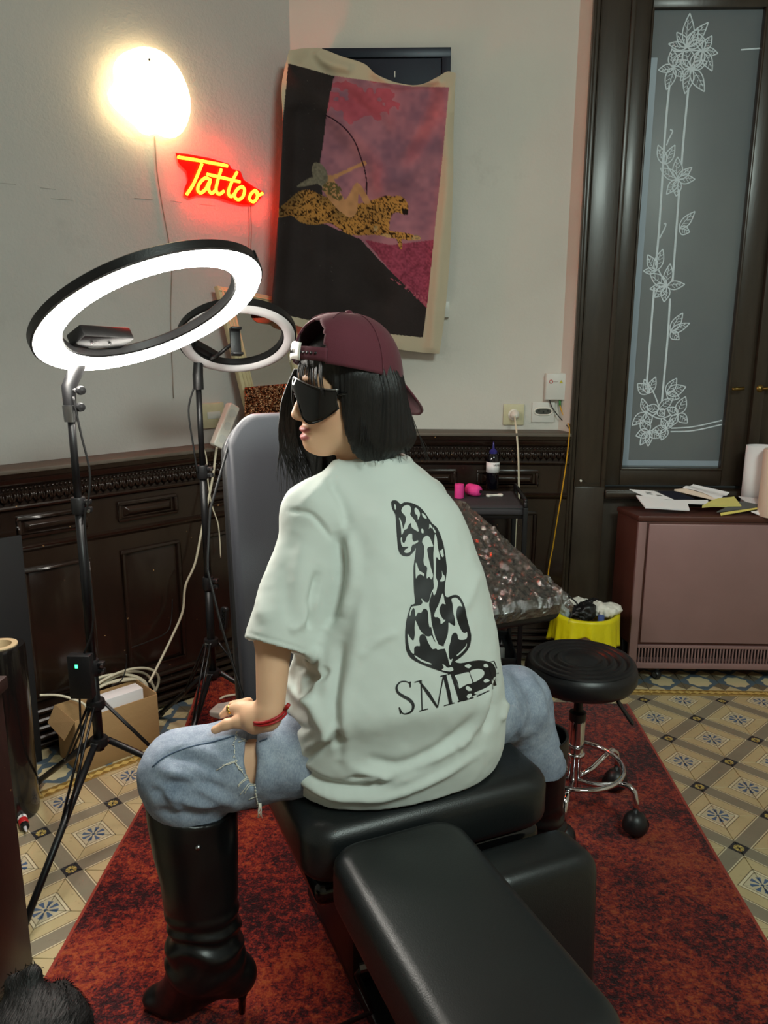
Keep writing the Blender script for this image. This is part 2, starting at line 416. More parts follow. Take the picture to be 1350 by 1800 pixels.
def pane_material():
    m, nt, bs = new_mat('frosted_pane'); v = coords(nt)
    c = mixc(nt, tex_noise(nt, v, 2.2, 3), lin((118, 126, 134)), lin((140, 146, 146)))
    nt.links.new(c, bs.inputs['Base Color']); bs.inputs['Roughness'].default_value = .42
    bs.inputs['Specular IOR Level'].default_value = .5; bs.inputs['Transmission Weight'].default_value = .25
    return m
MT['pane'] = pane_material()
MT['etch'] = mat('etched_glass', (214, 226, 234), .6, 0, .18, 40)
MT['etch_band'] = mat('etched_band', (150, 164, 178), .4, 0, .12, 9, stretch=(1, 1, .3))
MT['night'] = mat('night_outside', (30, 33, 38), .8)
pane = rbox('pane', (.925, 3.425, .872), (1.362, 3.431, 2.668), 'pane', win, None, .001)
rbox('pane', (1.60, 3.425, .872), (2.06, 3.431, 2.73), 'pane', win, None, .001)
rbox('night_backing', (.86, 3.50, .80), (2.15, 3.52, 2.73), 'night', win, None, .002)  # dark sheet added behind the glass, standing in for darkness outside
rbox('etched_border', (.934, 3.4235, .885), (.962, 3.4249, 2.50), 'etch_band', pane, None, 0)
rbox('etched_border', (.962, 3.4235, .885), (1.352, 3.4249, .908), 'etch_band', pane, None, 0)
def ribbon(g, pts, w, y=3.4238, w1=None):
    y = y-len(g.f)*2e-7                                  # overlapping strokes never share a plane
    P = [np.array(p) for p in pts]; k = len(P); v = []
    for i in range(k):
        t = P[min(i+1, k-1)]-P[max(i-1, 0)]; t = t/(np.linalg.norm(t)+1e-9); n = np.array([-t[1], t[0]]); ww = w+((w1 if w1 is not None else w)-w)*i/(k-1)
        for s_ in (-1, 1):
            q = P[i]+n*ww*s_*.5; v.append((q[0], y, q[1]))
    g.add(v, [(2*i, 2*i+1, 2*i+3, 2*i+2) for i in range(k-1)])
def pz(x, y): p = at_y(x, y, 3.424); return np.array([p[0], p[2]])
g = G()
def leaf(x, y, ang, ln, wd, w=.0045):
    c = pz(x, y); a = math.radians(ang); t = np.array([math.cos(a), math.sin(a)]); n = np.array([-t[1], t[0]])
    k = 2.48/1000*ln; h = 2.48/1000*wd/2
    for s_ in (-1, 1): ribbon(g, [c+t*k*u+n*s_*h*math.sin(math.pi*u**.8) for u in np.linspace(0, 1, 9)], w)
    ribbon(g, [c+t*k*u+n*h*.25*math.sin(3*u) for u in np.linspace(.05, .8, 5)], w*.6)
    for u in (.3, .5, .68): ribbon(g, [c+t*k*u, c+t*k*(u+.14)+n*h*.6], w*.5); ribbon(g, [c+t*k*u, c+t*k*(u+.14)-n*h*.6], w*.5)
za = lambda x, y: (x/3.6+980, y/3.6); zb = lambda x, y: (x/3.6+980, y/3.6+450)
for st in ([za(708, 540), za(690, 720), za(672, 960), za(660, 1180), za(640, 1480), za(622, 1680)], [zb(612, 200), zb(590, 480), zb(565, 800)],
           [za(828, 560), za(800, 850), za(785, 1040)], [za(770, 1200), za(750, 1480), za(728, 1780)], [zb(712, 270), zb(695, 540), zb(660, 920)]):
    ribbon(g, [pz(*p) for p in spline(st, 5)], .0085)
for cv in ([za(690, 920), za(700, 890), za(715, 860), za(728, 830), za(712, 820)], [za(645, 1510), za(660, 1480), za(680, 1440), za(685, 1415), za(672, 1418)],
           [zb(560, 800), zb(600, 850), zb(640, 960), zb(600, 1010), zb(560, 980)], [zb(720, 1090), zb(860, 1080), zb(1040, 1040)], [zb(715, 1112), zb(860, 1105), zb(1040, 1066)],
           [zb(580, 1000), zb(650, 1030), zb(720, 1005)], [za(690, 1040), za(720, 1090), za(750, 1130)], [zb(640, 90), zb(670, 150), zb(700, 190)],
           [za(720, 310), za(760, 325), za(850, 320), za(930, 318)], [za(1160, 315), za(1290, 305)]):
    ribbon(g, [pz(*p) for p in spline(cv, 5)], .0055)
LV = [za(735, 425)+a for a in ((100, 26, 15), (190, 24, 12), (255, 34, 16), (320, 22, 13), (60, 24, 12))]+[za(845, 430)+a for a in ((110, 34, 18), (230, 24, 12), (260, 38, 16), (305, 42, 18), (20, 26, 14), (60, 30, 16), (150, 22, 12))]
LV += [za(920, 320)+a for a in ((110, 26, 14), (250, 30, 15), (300, 34, 15), (350, 24, 12), (60, 24, 13))]+[za(820, 300)+a for a in ((60, 30, 16), (130, 28, 14), (20, 26, 12), (170, 30, 12), (90, 48, 18), (50, 46, 17))]
LV += [za(760, 1135)+a for a in ((95, 34, 16), (40, 28, 12), (0, 28, 14), (270, 26, 14), (235, 28, 14), (150, 34, 15))]+[za(680, 1040)+a for a in ((115, 32, 14), (65, 32, 14))]
LV += [za(770, 1450)+a for a in ((50, 36, 14), (-15, 18, 14))]
LV += [zb(690, 190)+a for a in ((85, 36, 15), (5, 30, 14), (265, 26, 15), (225, 26, 14), (145, 36, 17), (190, 28, 12))]+[zb(620, 95)+a for a in ((120, 30, 15), (75, 36, 15), (180, 20, 10))]
LV += [zb(715, 480)+a for a in ((60, 36, 15), (25, 34, 13), (-40, 20, 14))]
LV += [zb(575, 870)+a for a in ((140, 26, 18), (70, 30, 14), (110, 26, 12))]+[zb(690, 870)+a for a in ((60, 30, 16), (20, 34, 20), (-20, 24, 16))]+[zb(560, 990)+a for a in ((110, 26, 12), (225, 32, 16), (290, 24, 16))]
LV += [zb(640, 970)+a for a in ((170, 22, 14), (40, 30, 16), (310, 16, 14))]+[zb(760, 1000)+a for a in ((70, 32, 18), (150, 22, 14), (320, 24, 16), (240, 26, 14))]+[zb(580, 1110)+a for a in ((130, 26, 18), (200, 24, 16), (270, 26, 12), (330, 22, 14), (240, 28, 14))]
LV += [zb(690, 1090)+a for a in ((120, 20, 12), (190, 26, 14), (250, 22, 13), (60, 18, 12))]
for x, y, a, ln, wd in LV: leaf(x, y, a, ln, wd)
g.obj('etched_vine', 'etch', pane)
# handles
hd = G(); hp = at_y(1293, 683, 3.39)
hd.tube([(hp[0]-.022, 3.372, hp[2]-.002), (hp[0], 3.368, hp[2]), (hp[0]+.026, 3.372, hp[2]+.002)], [.007, .0055, .008], 10)
hd.tube([(hp[0]+.008, 3.37, hp[2]), (hp[0]+.008, 3.405, hp[2])], .008, 10)
hd.obj('handle', 'brass', win, smooth=True)
hp = at_y(1336, 683, 3.39); hd = G()
hd.lathe([(0, -.012), (.016, -.01), (.018, 0), (.012, .008), (0, .01)], 16, axis_M((hp[0]-.002, 3.388, hp[2]), (0, -1, 0)))
hd.tube([(hp[0], 3.37, hp[2]), (hp[0]+.03, 3.362, hp[2]+.003), (hp[0]+.07, 3.362, hp[2]+.004)], .007, 10)
hd.obj('handle', 'brass', win, smooth=True)

# --- floor: patterned tiles laid on a screed
TS = .1572; TX, TY = .9664, 2.654
def tile_material():
    m, nt, bs = new_mat('encaustic_tile'); gp = nt.nodes.new('ShaderNodeNewGeometry').outputs['Position']
    sx = nt.nodes.new('ShaderNodeSeparateXYZ'); nt.links.new(gp, sx.inputs[0]); X, Y = NX(nt, sx.outputs[0]), NX(nt, sx.outputs[1])
    a = (X-TX)/TS; b = (Y-TY)/TS+X.lt(-.3)
    u = ((a+b)*.5).fr()-.5; v = ((a-b)*.5).fr()-.5
    au, av = u.abs(), v.abs(); d = au.mx(av); mnn = au.mn(av)
    nz = tex_noise(nt, gp, 9, 5, .6); nf = tex_noise(nt, gp, 60, 4, .6)
    beige = mixc(nt, nz, lin((176, 156, 114)), lin((206, 188, 146))); taupe = mixc(nt, nz, lin((122, 113, 96)), lin((148, 138, 117)))
    line = lin((112, 96, 70)); pale = lin((216, 204, 172))
    col = mixc(nt, d.gt(.398), beige, taupe)
    for lo, hi in ((.372, .383), (.205, .216), (.165, .174)):
        col = mixc(nt, d.gt(lo)*d.lt(hi), col, line)
    col = mixc(nt, d.gt(.385)*d.lt(.398), col, pale)
    col = mixc(nt, d.gt(.174)*d.lt(.205), col, pale)
    col = mixc(nt, d.lt(.165), col, lin((196, 184, 154)))
    # blue eight-petal ornament
    r = (u*u+v*v).op('SQRT'); th = v.op('ARCTAN2', u); c4 = (th*8.0).op('COSINE')
    col = mixc(nt, (r.lt(.145))*(r.gt(.042))*((c4+(r*3.0)).gt(.25)), col, lin((78, 98, 128)))
    col = mixc(nt, r.lt(.022), col, lin((78, 98, 128)))
    # dark crossing squares with a yellow motif
    dark = mnn.gt(.398); col = mixc(nt, dark, col, lin((42, 42, 46)))
    uu, vv = au*-1.0+.5, av*-1.0+.5; r2 = (uu*uu+vv*vv).op('SQRT'); t2 = (vv).op('ARCTAN2', uu)
    col = mixc(nt, dark*(r2.lt(.066))*(r2.gt(.020))*(((t2*4.0).op('COSINE').abs()).gt(.35)), col, lin((196, 172, 96)))
    col = mixc(nt, NX(nt, nf).op('SUBTRACT', .60).op('MULTIPLY', 2.2).mx(0).mn(.35), col, lin((90, 78, 60)))
    nt.links.new(col, bs.inputs['Base Color']); bs.inputs['Roughness'].default_value = .42
    bump(nt, bs, nf, .08, .002); return m
MT['tile'] = tile_material()
floor = tagst(G().box((cl[0]-.1, -2.3, -.08), (3.05, YB+.1, -.004)).obj('floor', 'tile'))
g = G().box((.0008, .0008, -.010), (TS-.0008, TS-.0008, 0)); t0 = g.obj('tile', 'tile', floor, bevel=.0012, seg=1)
GL0 = np.array([-1.036, 2.312]); GD = np.array([DL[0], DL[1]]); GN = np.array([NL[0], NL[1]])
first = True
for i in range(-22, 10):
    for j in range(-14, 3):
        x, y = TX+i*TS, TY+j*TS
        if y+TS > 3.012 or (-.72 < x < .80 and y < 2.9): continue
        if (np.array([x+TS/2, y+TS/2])-GL0)@GN > .05: continue
        px = to_px(np.array([[x, y, 0], [x+TS, y, 0], [x, y+TS, 0], [x+TS, y+TS, 0]]))
        if px[:, 0].max() < -40 or px[:, 0].min() > 1390 or px[:, 1].max() < 0 or px[:, 1].min() > 1840: continue
        if first: t0.location = (x, y, 0); first = False
        else: instance(t0, floor, (x, y, 0))
# border: moulded gold strip and blue-and-cream border tiles
def border_material():
    m, nt, bs = new_mat('border_tile'); v = coords(nt); sx = nt.nodes.new('ShaderNodeSeparateXYZ'); nt.links.new(v, sx.inputs[0])
    u = NX(nt, sx.outputs[0])/TS-.5; w = NX(nt, sx.outputs[1])/TS-.5
    nz = tex_noise(nt, v, 12, 4); r = (u*u+w*w).op('SQRT'); th = w.op('ARCTAN2', u)
    R = r+(th*8.0).op('COSINE')*.022; man = u.abs()+w.abs()
    col = mixc(nt, nz, lin((178, 160, 120)), lin((206, 190, 150)))
    col = mixc(nt, u.abs().gt(w.abs())*man.gt(.50), col, lin((112, 102, 84)))
    col = mixc(nt, man.lt(.56)*R.gt(.30), col, lin((88, 104, 116)))
    col = mixc(nt, R.lt(.30), col, lin((206, 192, 152)))
    nt.links.new(col, bs.inputs['Base Color']); bs.inputs['Roughness'].default_value = .42; return m
def strip_material():
    m, nt, bs = new_mat('gold_strip'); v = coords(nt); sx = nt.nodes.new('ShaderNodeSeparateXYZ'); nt.links.new(v, sx.inputs[0])
    x, y = NX(nt, sx.outputs[0]), NX(nt, sx.outputs[1])
    w = (((x/.031).fr()-.5).abs()*.022)+.002
    col = mixc(nt, (y-.0225).abs().lt(w), lin((138, 108, 52)), lin((206, 176, 104)))
    col = mixc(nt, (y-.0225).abs().gt(.0165), col, lin((150, 122, 66)))
    nt.links.new(col, bs.inputs['Base Color']); bs.inputs['Roughness'].default_value = .4; return m
MT['border'] = border_material(); MT['strip'] = strip_material()
b0 = G().box((.0008, .0008, -.006), (TS-.0008, TS-.0008, .001)).obj('border_tile', 'border', floor, bevel=.001, seg=1)
s0 = G().box((.0006, .0005, -.006), (TS-.0006, .0445, .0015)).obj('strip_tile', 'strip', floor, bevel=.002, seg=1)
b0.location = (.70, 3.063, 0); s0.location = (.70, 3.016, 0)
for k in range(1, 7): instance(b0, floor, (.70+k*TS, 3.063, 0)); instance(s0, floor, (.70+k*TS, 3.016, 0))
for k in range(0, 7): instance(b0, floor, (.70+k*TS, 3.063+TS, 0))
for k in range(-5, 5):
    q = GL0+GD*k*TS
    instance(s0, floor, (q[0], q[1], .0008), (0, 0, math.pi/4)); q2 = q+GN*.047
    instance(b0, floor, (q2[0], q2[1], .0008), (0, 0, math.pi/4)); q2 = q2+GN*TS
    instance(b0, floor, (q2[0], q2[1], .0008), (0, 0, math.pi/4))

# --- rug
def rug_material():
    m, nt, bs = new_mat('red_rug'); v = coords(nt)
    big = NX(nt, tex_noise(nt, v, 4.0, 5, .6, .8)); mid = NX(nt, tex_noise(nt, v, 62, 5, .7, .4)); fine = NX(nt, tex_noise(nt, v, 170, 4, .7))
    f = big*.62+mid*.72+fine*.50-.42
    col = ramp(nt, f, [(.38, (34, 9, 14)), (.45, (70, 18, 21)), (.51, (112, 29, 25)), (.57, (138, 46, 28)), (.66, (156, 72, 38))])
    streak = NX(nt, tex_noise(nt, coords(nt, 'Object', (1, .22, 1)), 60, 4, .6)).gt(.62)
    col = mixc(nt, streak*.28, col, lin((38, 12, 20)))
    gx = nt.nodes.new('ShaderNodeSeparateXYZ'); nt.links.new(v, gx.inputs[0])
    edge = NX(nt, gx.outputs[0]).lt(-.812).mx(NX(nt, gx.outputs[0]).gt(.877))
    col = mixc(nt, edge, col, lin((150, 60, 46)))
    nt.links.new(col, bs.inputs['Base Color']); bs.inputs['Roughness'].default_value = .95; bs.inputs['Specular IOR Level'].default_value = .1
    bs.inputs['Sheen Weight'].default_value = .15
    bump(nt, bs, fine*.7+mid*.6, .7, .006); return m
MT['rug'] = rug_material()
def rugz(x, y):
    d = max(0, 1-math.hypot(x+.80, y-2.98)/.42)                # far left corner rucked up against the plinth
    return .011+.10*d*d*(3-2*d)+.002*math.sin(9*x+2)*math.sin(7*y)
g = G(); nx, ny = 60, 90; X0, X1, Y0, Y1 = -.82, .885, .25, 2.905
top = lambda i, j: (X0+(X1-X0)*i/nx, Y0+(Y1-Y0)*j/ny)
v = []
for j in range(ny+1):
    for i in range(nx+1):
        x, y = top(i, j); v.append((x, y, rugz(x, y)))
for j in range(ny+1):
    for i in range(nx+1):
        x, y = top(i, j); v.append((x, y, rugz(x, y)-.010))
K = (nx+1)*(ny+1); f = []
for j in range(ny):
    for i in range(nx):
        a = j*(nx+1)+i; f += [(a, a+1, a+nx+2, a+nx+1), (K+a, K+a+nx+1, K+a+nx+2, K+a+1)]
for i in range(nx): a = i; f.append((a, K+a, K+a+1, a+1)); a = ny*(nx+1)+i; f.append((a, a+1, K+a+1, K+a))
for j in range(ny): a = j*(nx+1); f.append((a, a+nx+1, K+a+nx+1, K+a)); a = j*(nx+1)+nx; f.append((a, K+a, K+a+nx+1, a+nx+1))
rug = g.add(v, f).obj('rug', 'rug', None, smooth=True, auto=.8)
tag(rug, 'worn red and rust distressed area rug under the chair', 'rug')
# ================================================================== FURNITURE AND EQUIPMENT
# --- tattoo chair
SC = Vector((-.036, 1.586, 0)); CEX = Vector((.906, .423, 0)); CEY = Vector((-.423, .906, 0))
chair = tag(empty('tattoo_chair', SC), 'black leather adjustable tattoo chair with backrest greyed for glare, seat and two leg pads', 'chair')
MC = frame_M(SC, CEX, CEY, (0, 0, 1)); INV = Matrix.Translation(-SC)
def CL(M): return INV @ MC @ M                      # chair-local matrix expressed under the chair's empty
T = Matrix.Translation
SEAT_Z = .56
cushion('seat', 'leather', chair, CL(T((0, -.01, SEAT_Z-.12))), .54, .49, .12, .035, .006, .06)
sh = G().box((-.25, -.235, SEAT_Z-.175), (.25, .225, SEAT_Z-.122), CL(Matrix.Identity(4))); sh.obj('seat_shell', 'black_gloss', chair, bevel=.02, seg=3)
lp = cushion('leg_pad', 'leather', chair, CL(T((-.113, -.532, SEAT_Z-.118))), .262, .52, .115, .032, .004, .05)
lp['label'] = 'leg pad raised level with the seat'
M2 = frame_M((.147, -.30, .255), (1, 0, 0), (0, .05, .99875), (0, -.99875, .05))
lq = cushion('leg_pad', 'leather', chair, CL(M2), .255, .44, .115, .03, .004, .05)
lq['label'] = 'leg pad folded down'
tl = math.radians(20)
MB_ = frame_M((0, .285, .50), (1, 0, 0), (0, math.sin(tl), math.cos(tl)), (0, -math.cos(tl), math.sin(tl)))
def bt(t): return float(np.interp(t, [0, .15, .35, .52, .7, .88, 1], [.82, .90, 1.0, 1.06, .98, .78, .66]))
br = cushion('backrest', 'leather_glare', chair, CL(MB_ @ T((0, .39, -.045))), .585, .80, .07, .022, .006, .075, taper=bt)
sb = cushion('backrest_shell', 'black_plastic', chair, CL(MB_ @ T((0, .385, -.075))), .60, .80, .05, .02, .0, .075, taper=bt)
pg = G(); Kb = 60
def bp(t, off):
    y = -.01+.80*t; return CL(MB_) @ Vector((off*(.585/2-.004)*bt(t), y, .004))
pts = [bp(t, -1) for t in np.linspace(.06, .93, 24)]+[bp(t, 1) for t in np.linspace(.93, .06, 24)]
pg.tube(pts, .0035, 6); pg.obj('piping', 'black_plastic', br, smooth=True)
col_ = G(); col_.box((-.13, -.10, .05), (.13, .16, SEAT_Z-.17), CL(Matrix.Identity(4))); col_.obj('pedestal', 'black_plastic', chair, bevel=.02)
G().box((-.12, -.22, .014), (.20, .26, .05), CL(Matrix.Identity(4))).obj('base_plate', 'black_metal', chair, bevel=.012)
lv = G(); I4 = CL(Matrix.Identity(4))
a, b, c_, d = (at_z(640, 1700, .22), at_z(627, 1712, .20), at_z(655, 1778, .08), at_z(600, 1803, .05))
lv.tube([Vector(p)-SC for p in (a, b, c_, d)], .0055, 8); lv.obj('release_lever', 'black_metal', chair, smooth=True)
bl = G().lathe([(0, -.008), (.009, -.008), (.009, .008), (0, .008)], 6, axis_M(Vector(a)-SC, (1, .2, .2))); bl.obj('bolt', 'steel', chair)
# --- padded armrest wrapped in film
N_ = Vector((.416, 1.962, .776)); ev = Vector((-.237, .487, .138)).normalized(); eu = Vector((.899, .437, 0)); eu = (eu-ev*eu.dot(ev)).normalized(); en = eu.cross(ev)
AO = Vector((.22, 2.12, 0))
arm = tag(empty('padded_armrest', AO), 'black padded armrest on a stand, its pad wrapped in clear plastic film', 'armrest')
pc = N_+ev*.29-eu*.16
MA = Matrix.Translation(-AO) @ frame_M(pc, eu, ev, en)
cushion('pad', 'leather', arm, MA @ T((0, 0, -.07)), .34, .60, .07, .025, .004, .05)
def film_material():
    m = bpy.data.materials.new('plastic_film'); m.use_nodes = True; nt = m.node_tree; nt.nodes.remove(nt.nodes['Principled BSDF'])
    tb = nt.nodes.new('ShaderNodeBsdfTransparent'); gl = nt.nodes.new('ShaderNodeBsdfGlossy'); gl.inputs['Roughness'].default_value = .07
    mx = nt.nodes.new('ShaderNodeMixShader'); lw = nt.nodes.new('ShaderNodeLayerWeight'); lw.inputs[0].default_value = .22
    f = NX(nt, lw.outputs['Fresnel'])*.9+.26
    n = tex_noise(nt, coords(nt), 26, 5, .7, 2.0); bp_ = nt.nodes.new('ShaderNodeBump'); bp_.inputs['Strength'].default_value = .5; bp_.inputs['Distance'].default_value = .01
    nt.links.new(n, bp_.inputs['Height']); nt.links.new(bp_.outputs[0], gl.inputs['Normal']); nt.links.new(bp_.outputs[0], lw.inputs['Normal'])
    nt.links.new(f.v, mx.inputs[0]); nt.links.new(tb.outputs[0], mx.inputs[1]); nt.links.new(gl.outputs[0], mx.inputs[2]); nt.links.new(mx.outputs[0], nt.nodes['Material Output'].inputs[0]); return m
MT['film'] = film_material()
NU, NV = 46, 74; hh = rng.normal(0, 1, (NV+1, NU+1))
for _ in range(1): hh = (hh+np.roll(hh, 1, 0)+np.roll(hh, 1, 1)+np.roll(hh, -1, 0))/2.4
fl = G()
def fpt(i, j):
    U = (i/NU-.5)*2*1.22; V = (j/NV-.5)*2*1.10
    x = max(-1, min(1, U)); y = max(-1, min(1, V)); ex_ = abs(U)-1; ey_ = abs(V)-1
    z = .008+.0034*hh[j, i]; X = x*.172; Y = y*.302
    if ex_ > 0: z -= ex_*.17+.006; X += math.copysign(.004+.002*hh[j, i], U)
    if ey_ > 0: z -= ey_*.30+.006; Y += math.copysign(.004+.002*hh[j, i], V)
    if ex_ > -.04 or ey_ > -.04: z -= .006
    return tuple(MA @ Vector((X, Y, z)))
fl.add([fpt(i, j) for j in range(NV+1) for i in range(NU+1)], [(j*(NU+1)+i, j*(NU+1)+i+1, (j+1)*(NU+1)+i+1, (j+1)*(NU+1)+i) for j in range(NV) for i in range(NU)])
fl.obj('plastic_film', 'film', arm)
st = G(); st.tube([MA @ Vector((0, 0, -.068)), Vector((0, .03, .42)), Vector((0, .03, .05))], .016, 14); st.obj('pole', 'black_metal', arm, smooth=True)
for a in (90, 210, 330):
    G().tube([(0, .03, .06), (.20*math.cos(math.radians(a)), .03+.20*math.sin(math.radians(a)), .028)], .011, 10).obj('foot', 'black_metal', arm, smooth=True)

# --- rolling stool
SO = Vector((.515, 2.17, .008)); stool = tag(empty('rolling_stool', SO), 'round black padded stool with chrome foot ring on casters', 'stool')
prof = [(0, .505), (.045, .505)]
for k in range(4):
    r0 = .052+.026*k; prof += [(r0, .5035), (r0+.006, .5095), (r0+.013, .512), (r0+.019, .509), (r0+.024, .5045)]
prof += [(.150, .503), (.159, .494), (.163, .478), (.162, .455), (.153, .44), (.13, .435), (0, .435)]
G().lathe(prof[::-1], 56).obj('seat', mat('stool_vinyl', (20, 20, 23), .38, 0, .1, 12, .08, 300), stool, smooth=True, auto=1.2)
G().lathe([(0, .405), (.03, .405), (.034, .415), (.034, .437), (0, .437)], 24).obj('seat_plate', 'black_metal', stool, smooth=True, auto=.6)
G().lathe([(0, .33), (.0135, .33), (.0135, .41), (0, .41)], 20).obj('piston', 'black_metal', stool, smooth=True, auto=.6)
G().lathe([(0, .31), (.024, .31), (.025, .338), (.018, .342), (0, .342)], 24).obj('collar', 'black_plastic', stool, smooth=True, auto=.6)
G().lathe([(0, .085), (.019, .085), (.019, .20), (.024, .203), (.024, .318), (0, .318)], 28).obj('column', 'chrome', stool, smooth=True, auto=.6)
G().lathe([(.019, .196), (.028, .197), (.028, .208), (.019, .209)], 28).obj('column_band', 'chrome', stool, smooth=True)
G().tube([(.142*math.cos(t), .142*math.sin(t), .165) for t in np.linspace(0, 2*math.pi, 56, endpoint=False)], .0075, 10, True).obj('foot_ring', 'chrome', stool, smooth=True)
lev = G(); d_ = Vector((.92, -.38, 0))
lev.tube([d_*.05+Vector((0, 0, .425)), d_*.085+Vector((0, 0, .418)), d_*.105+Vector((0, 0, .40))], .005, 8); lo = lev.obj('height_lever', 'black_metal', stool, smooth=True)
cushion('lever_paddle', 'black_plastic', lo, frame_M(d_*.132+Vector((0, 0, .362)), (-.36, -.93, 0), (.55, -.22, -.80), (.74, -.3, .6)), .02, .085, .008, .003, .001, .009)
for k in range(5):
    a = math.radians(-37+72*k); c, s = math.cos(a), math.sin(a)
    lg = G().tube([(.018*c, .018*s, .115), (.08*c, .08*s, .125), (.145*c, .145*s, .155), (.170*c, .170*s, .158), (.188*c, .188*s, .145), (.195*c, .195*s, .115), (.196*c, .196*s, .075)], [.0085]*7, 10).obj('leg', 'chrome', stool, smooth=True)
    cs = empty('caster', (.197*c, .197*s, 0), a+1.1+k, stool)
    h = G(); h.lathe([(0, .0), (.025, .0), (.030, .008), (.030, .018), (0, .02)], 20, Matrix.Translation((.012, .004, .037)) @ Matrix.Rotation(math.pi/2, 4, 'X'))
    h.lathe([(0, .0), (.025, .0), (.030, .008), (.030, .018), (0, .02)], 20, Matrix.Translation((.012, -.004, .037)) @ Matrix.Rotation(-math.pi/2, 4, 'X'))
    h.obj('wheel', 'black_plastic', cs, smooth=True, auto=.7)
    hd_ = G(); hd_.lathe([(0, .084), (.010, .083), (.022, .077), (.032, .064), (.036, .048), (.0365, .034), (.035, .030)], 24); hd_.obj('hood', 'black_plastic', cs, smooth=True)

# --- ring lights
MT['ring_on'] = mat_emit('ring_diffuser_lit', (1.0, .95, .86), 55.0)
MT['ring_off'] = mat('ring_diffuser_unlit', (236, 230, 232), .35)
def ring_head(root, c, n, ro, ri, dm, attach):
    """c centre, n emitting direction; all in world coordinates, parts stored relative to root"""
    M = Matrix.Translation(-root.location) @ axis_M(c, n, attach)
    G().lathe([(ri, 0), (ri-.004, -.004), (ri-.006, -.022), (ri+.004, -.028), (ro-.004, -.028), (ro+.006, -.022), (ro+.005, -.003), (ro, 0)], 96, M).obj('ring_housing', 'black_plastic', root, smooth=True, auto=.6)
    w = ro-ri
    G().lathe([(ri, .0), (ri+w*.1, .007), (ri+w*.35, .012), (ri+w*.65, .012), (ri+w*.9, .007), (ro, .0)], 96, M).obj('diffuser', dm, root, smooth=True)
    return M
def stand(root, hub_z, top_z, r0, feet_r, feet_a, clamps, sw=1.0):
    G().tube([(0, 0, hub_z-.14), (0, 0, clamps[0])], .0135*sw, 14).obj('pole', 'black_metal', root, smooth=True)
    prev = clamps[0]
    for i, zc in enumerate(clamps):
        nz = clamps[i+1] if i+1 < len(clamps) else top_z
        G().tube([(0, 0, zc), (0, 0, nz)], (.0115-.002*i)*sw, 14).obj('pole', 'black_metal', root, smooth=True)
        cl_ = G().lathe([(0, -.022), (.017*sw, -.022), (.019*sw, -.016), (.019*sw, .016), (.017*sw, .022), (0, .022)], 20, T((0, 0, zc))).obj('clamp', 'black_plastic', root, smooth=True, auto=.6)
        kg = G(); kg.box((.012*sw, -.008, zc-.018), (.034*sw, .008, zc-.004)); kg.box((.012*sw, -.008, zc+.004), (.034*sw, .008, zc+.016)); kg.obj('clamp_lug', 'black_plastic', cl_, bevel=.002)
        kb = G(); kb.lathe([(0, -.012), (.004, -.012), (.004, .02), (.0, .02)], 10, axis_M((.027*sw, 0, zc+.010), (.3, -1, 0))); kb.lathe([(0, -.012), (.004, -.012), (.004, .02), (.0, .02)], 10, axis_M((.027*sw, 0, zc-.011), (.3, -1, 0))); kb.obj('clamp_bolt', 'steel', cl_, smooth=True, auto=.6)
    for zz in (hub_z, hub_z-.115):
        G().lathe([(0, -.012), (.024*sw, -.012), (.026*sw, 0), (.024*sw, .012), (0, .012)], 12, T((0, 0, zz))).obj('tripod_hub', 'black_plastic', root, smooth=True, auto=.5)
    for a in feet_a:
        c, s = math.cos(math.radians(a)), math.sin(math.radians(a)); zl = hub_z-.115
        p0 = Vector((.024*c, .024*s, zl)); p1 = Vector((feet_r*c, feet_r*s, .012)); mid = p0.lerp(p1, .42)
        lg = G().tube([p0, p1], .0095*sw, 10).obj('leg', 'black_metal', root, smooth=True)
        fb = G().tube([p0.lerp(p1, .94), p1], .012*sw, 10).obj('rubber_foot', 'black_plastic', lg, smooth=True)
        bg = G(); q0 = Vector((.022*c, .022*s, hub_z)); sd = Vector((-s, c, 0))*.007*sw
        bg.tube([q0+sd, mid+sd], .0035*sw, 6); bg.tube([q0-sd, mid-sd], .0035*sw, 6); bg.obj('brace', 'black_metal', root, smooth=True)
        for p in (q0, mid, p0+Vector((0, 0, .002))): G().lathe([(0, -.011), (.0035, -.011), (.0035, .011), (0, .011)], 8, axis_M(p, sd)).obj('rivet', 'steel', lg, smooth=True, auto=.6)
RB = Vector((-.862, 1.985, 0))
ring1 = tag(empty('ring_light', RB), 'large switched-on ring light on a black tripod, tilted downwards', 'ring light')
def facing(px, py, cosv, dx, dy):
    rr = ray(px, py); rr = rr/np.linalg.norm(rr); q = dx*RI-dy*UP; q = q-rr*(q@rr); q = q/np.linalg.norm(q)
    return Vector(cosv*(-rr)+math.sqrt(1-cosv*cosv)*q).normalized()
n1 = facing(260, 541, .375, .404, .915); c1 = Vector(at_d(268, 553, 1.93))
at1 = Vector(at_plane(140, 650, c1, n1))-c1
M1 = ring_head(ring1, c1, n1, .288, .222, 'ring_on', at1)
stand(ring1, .44, 1.275, 0, .44, (-98, 24, 141), (.56, .70, 1.02)[1:] if False else (.55, 1.005))
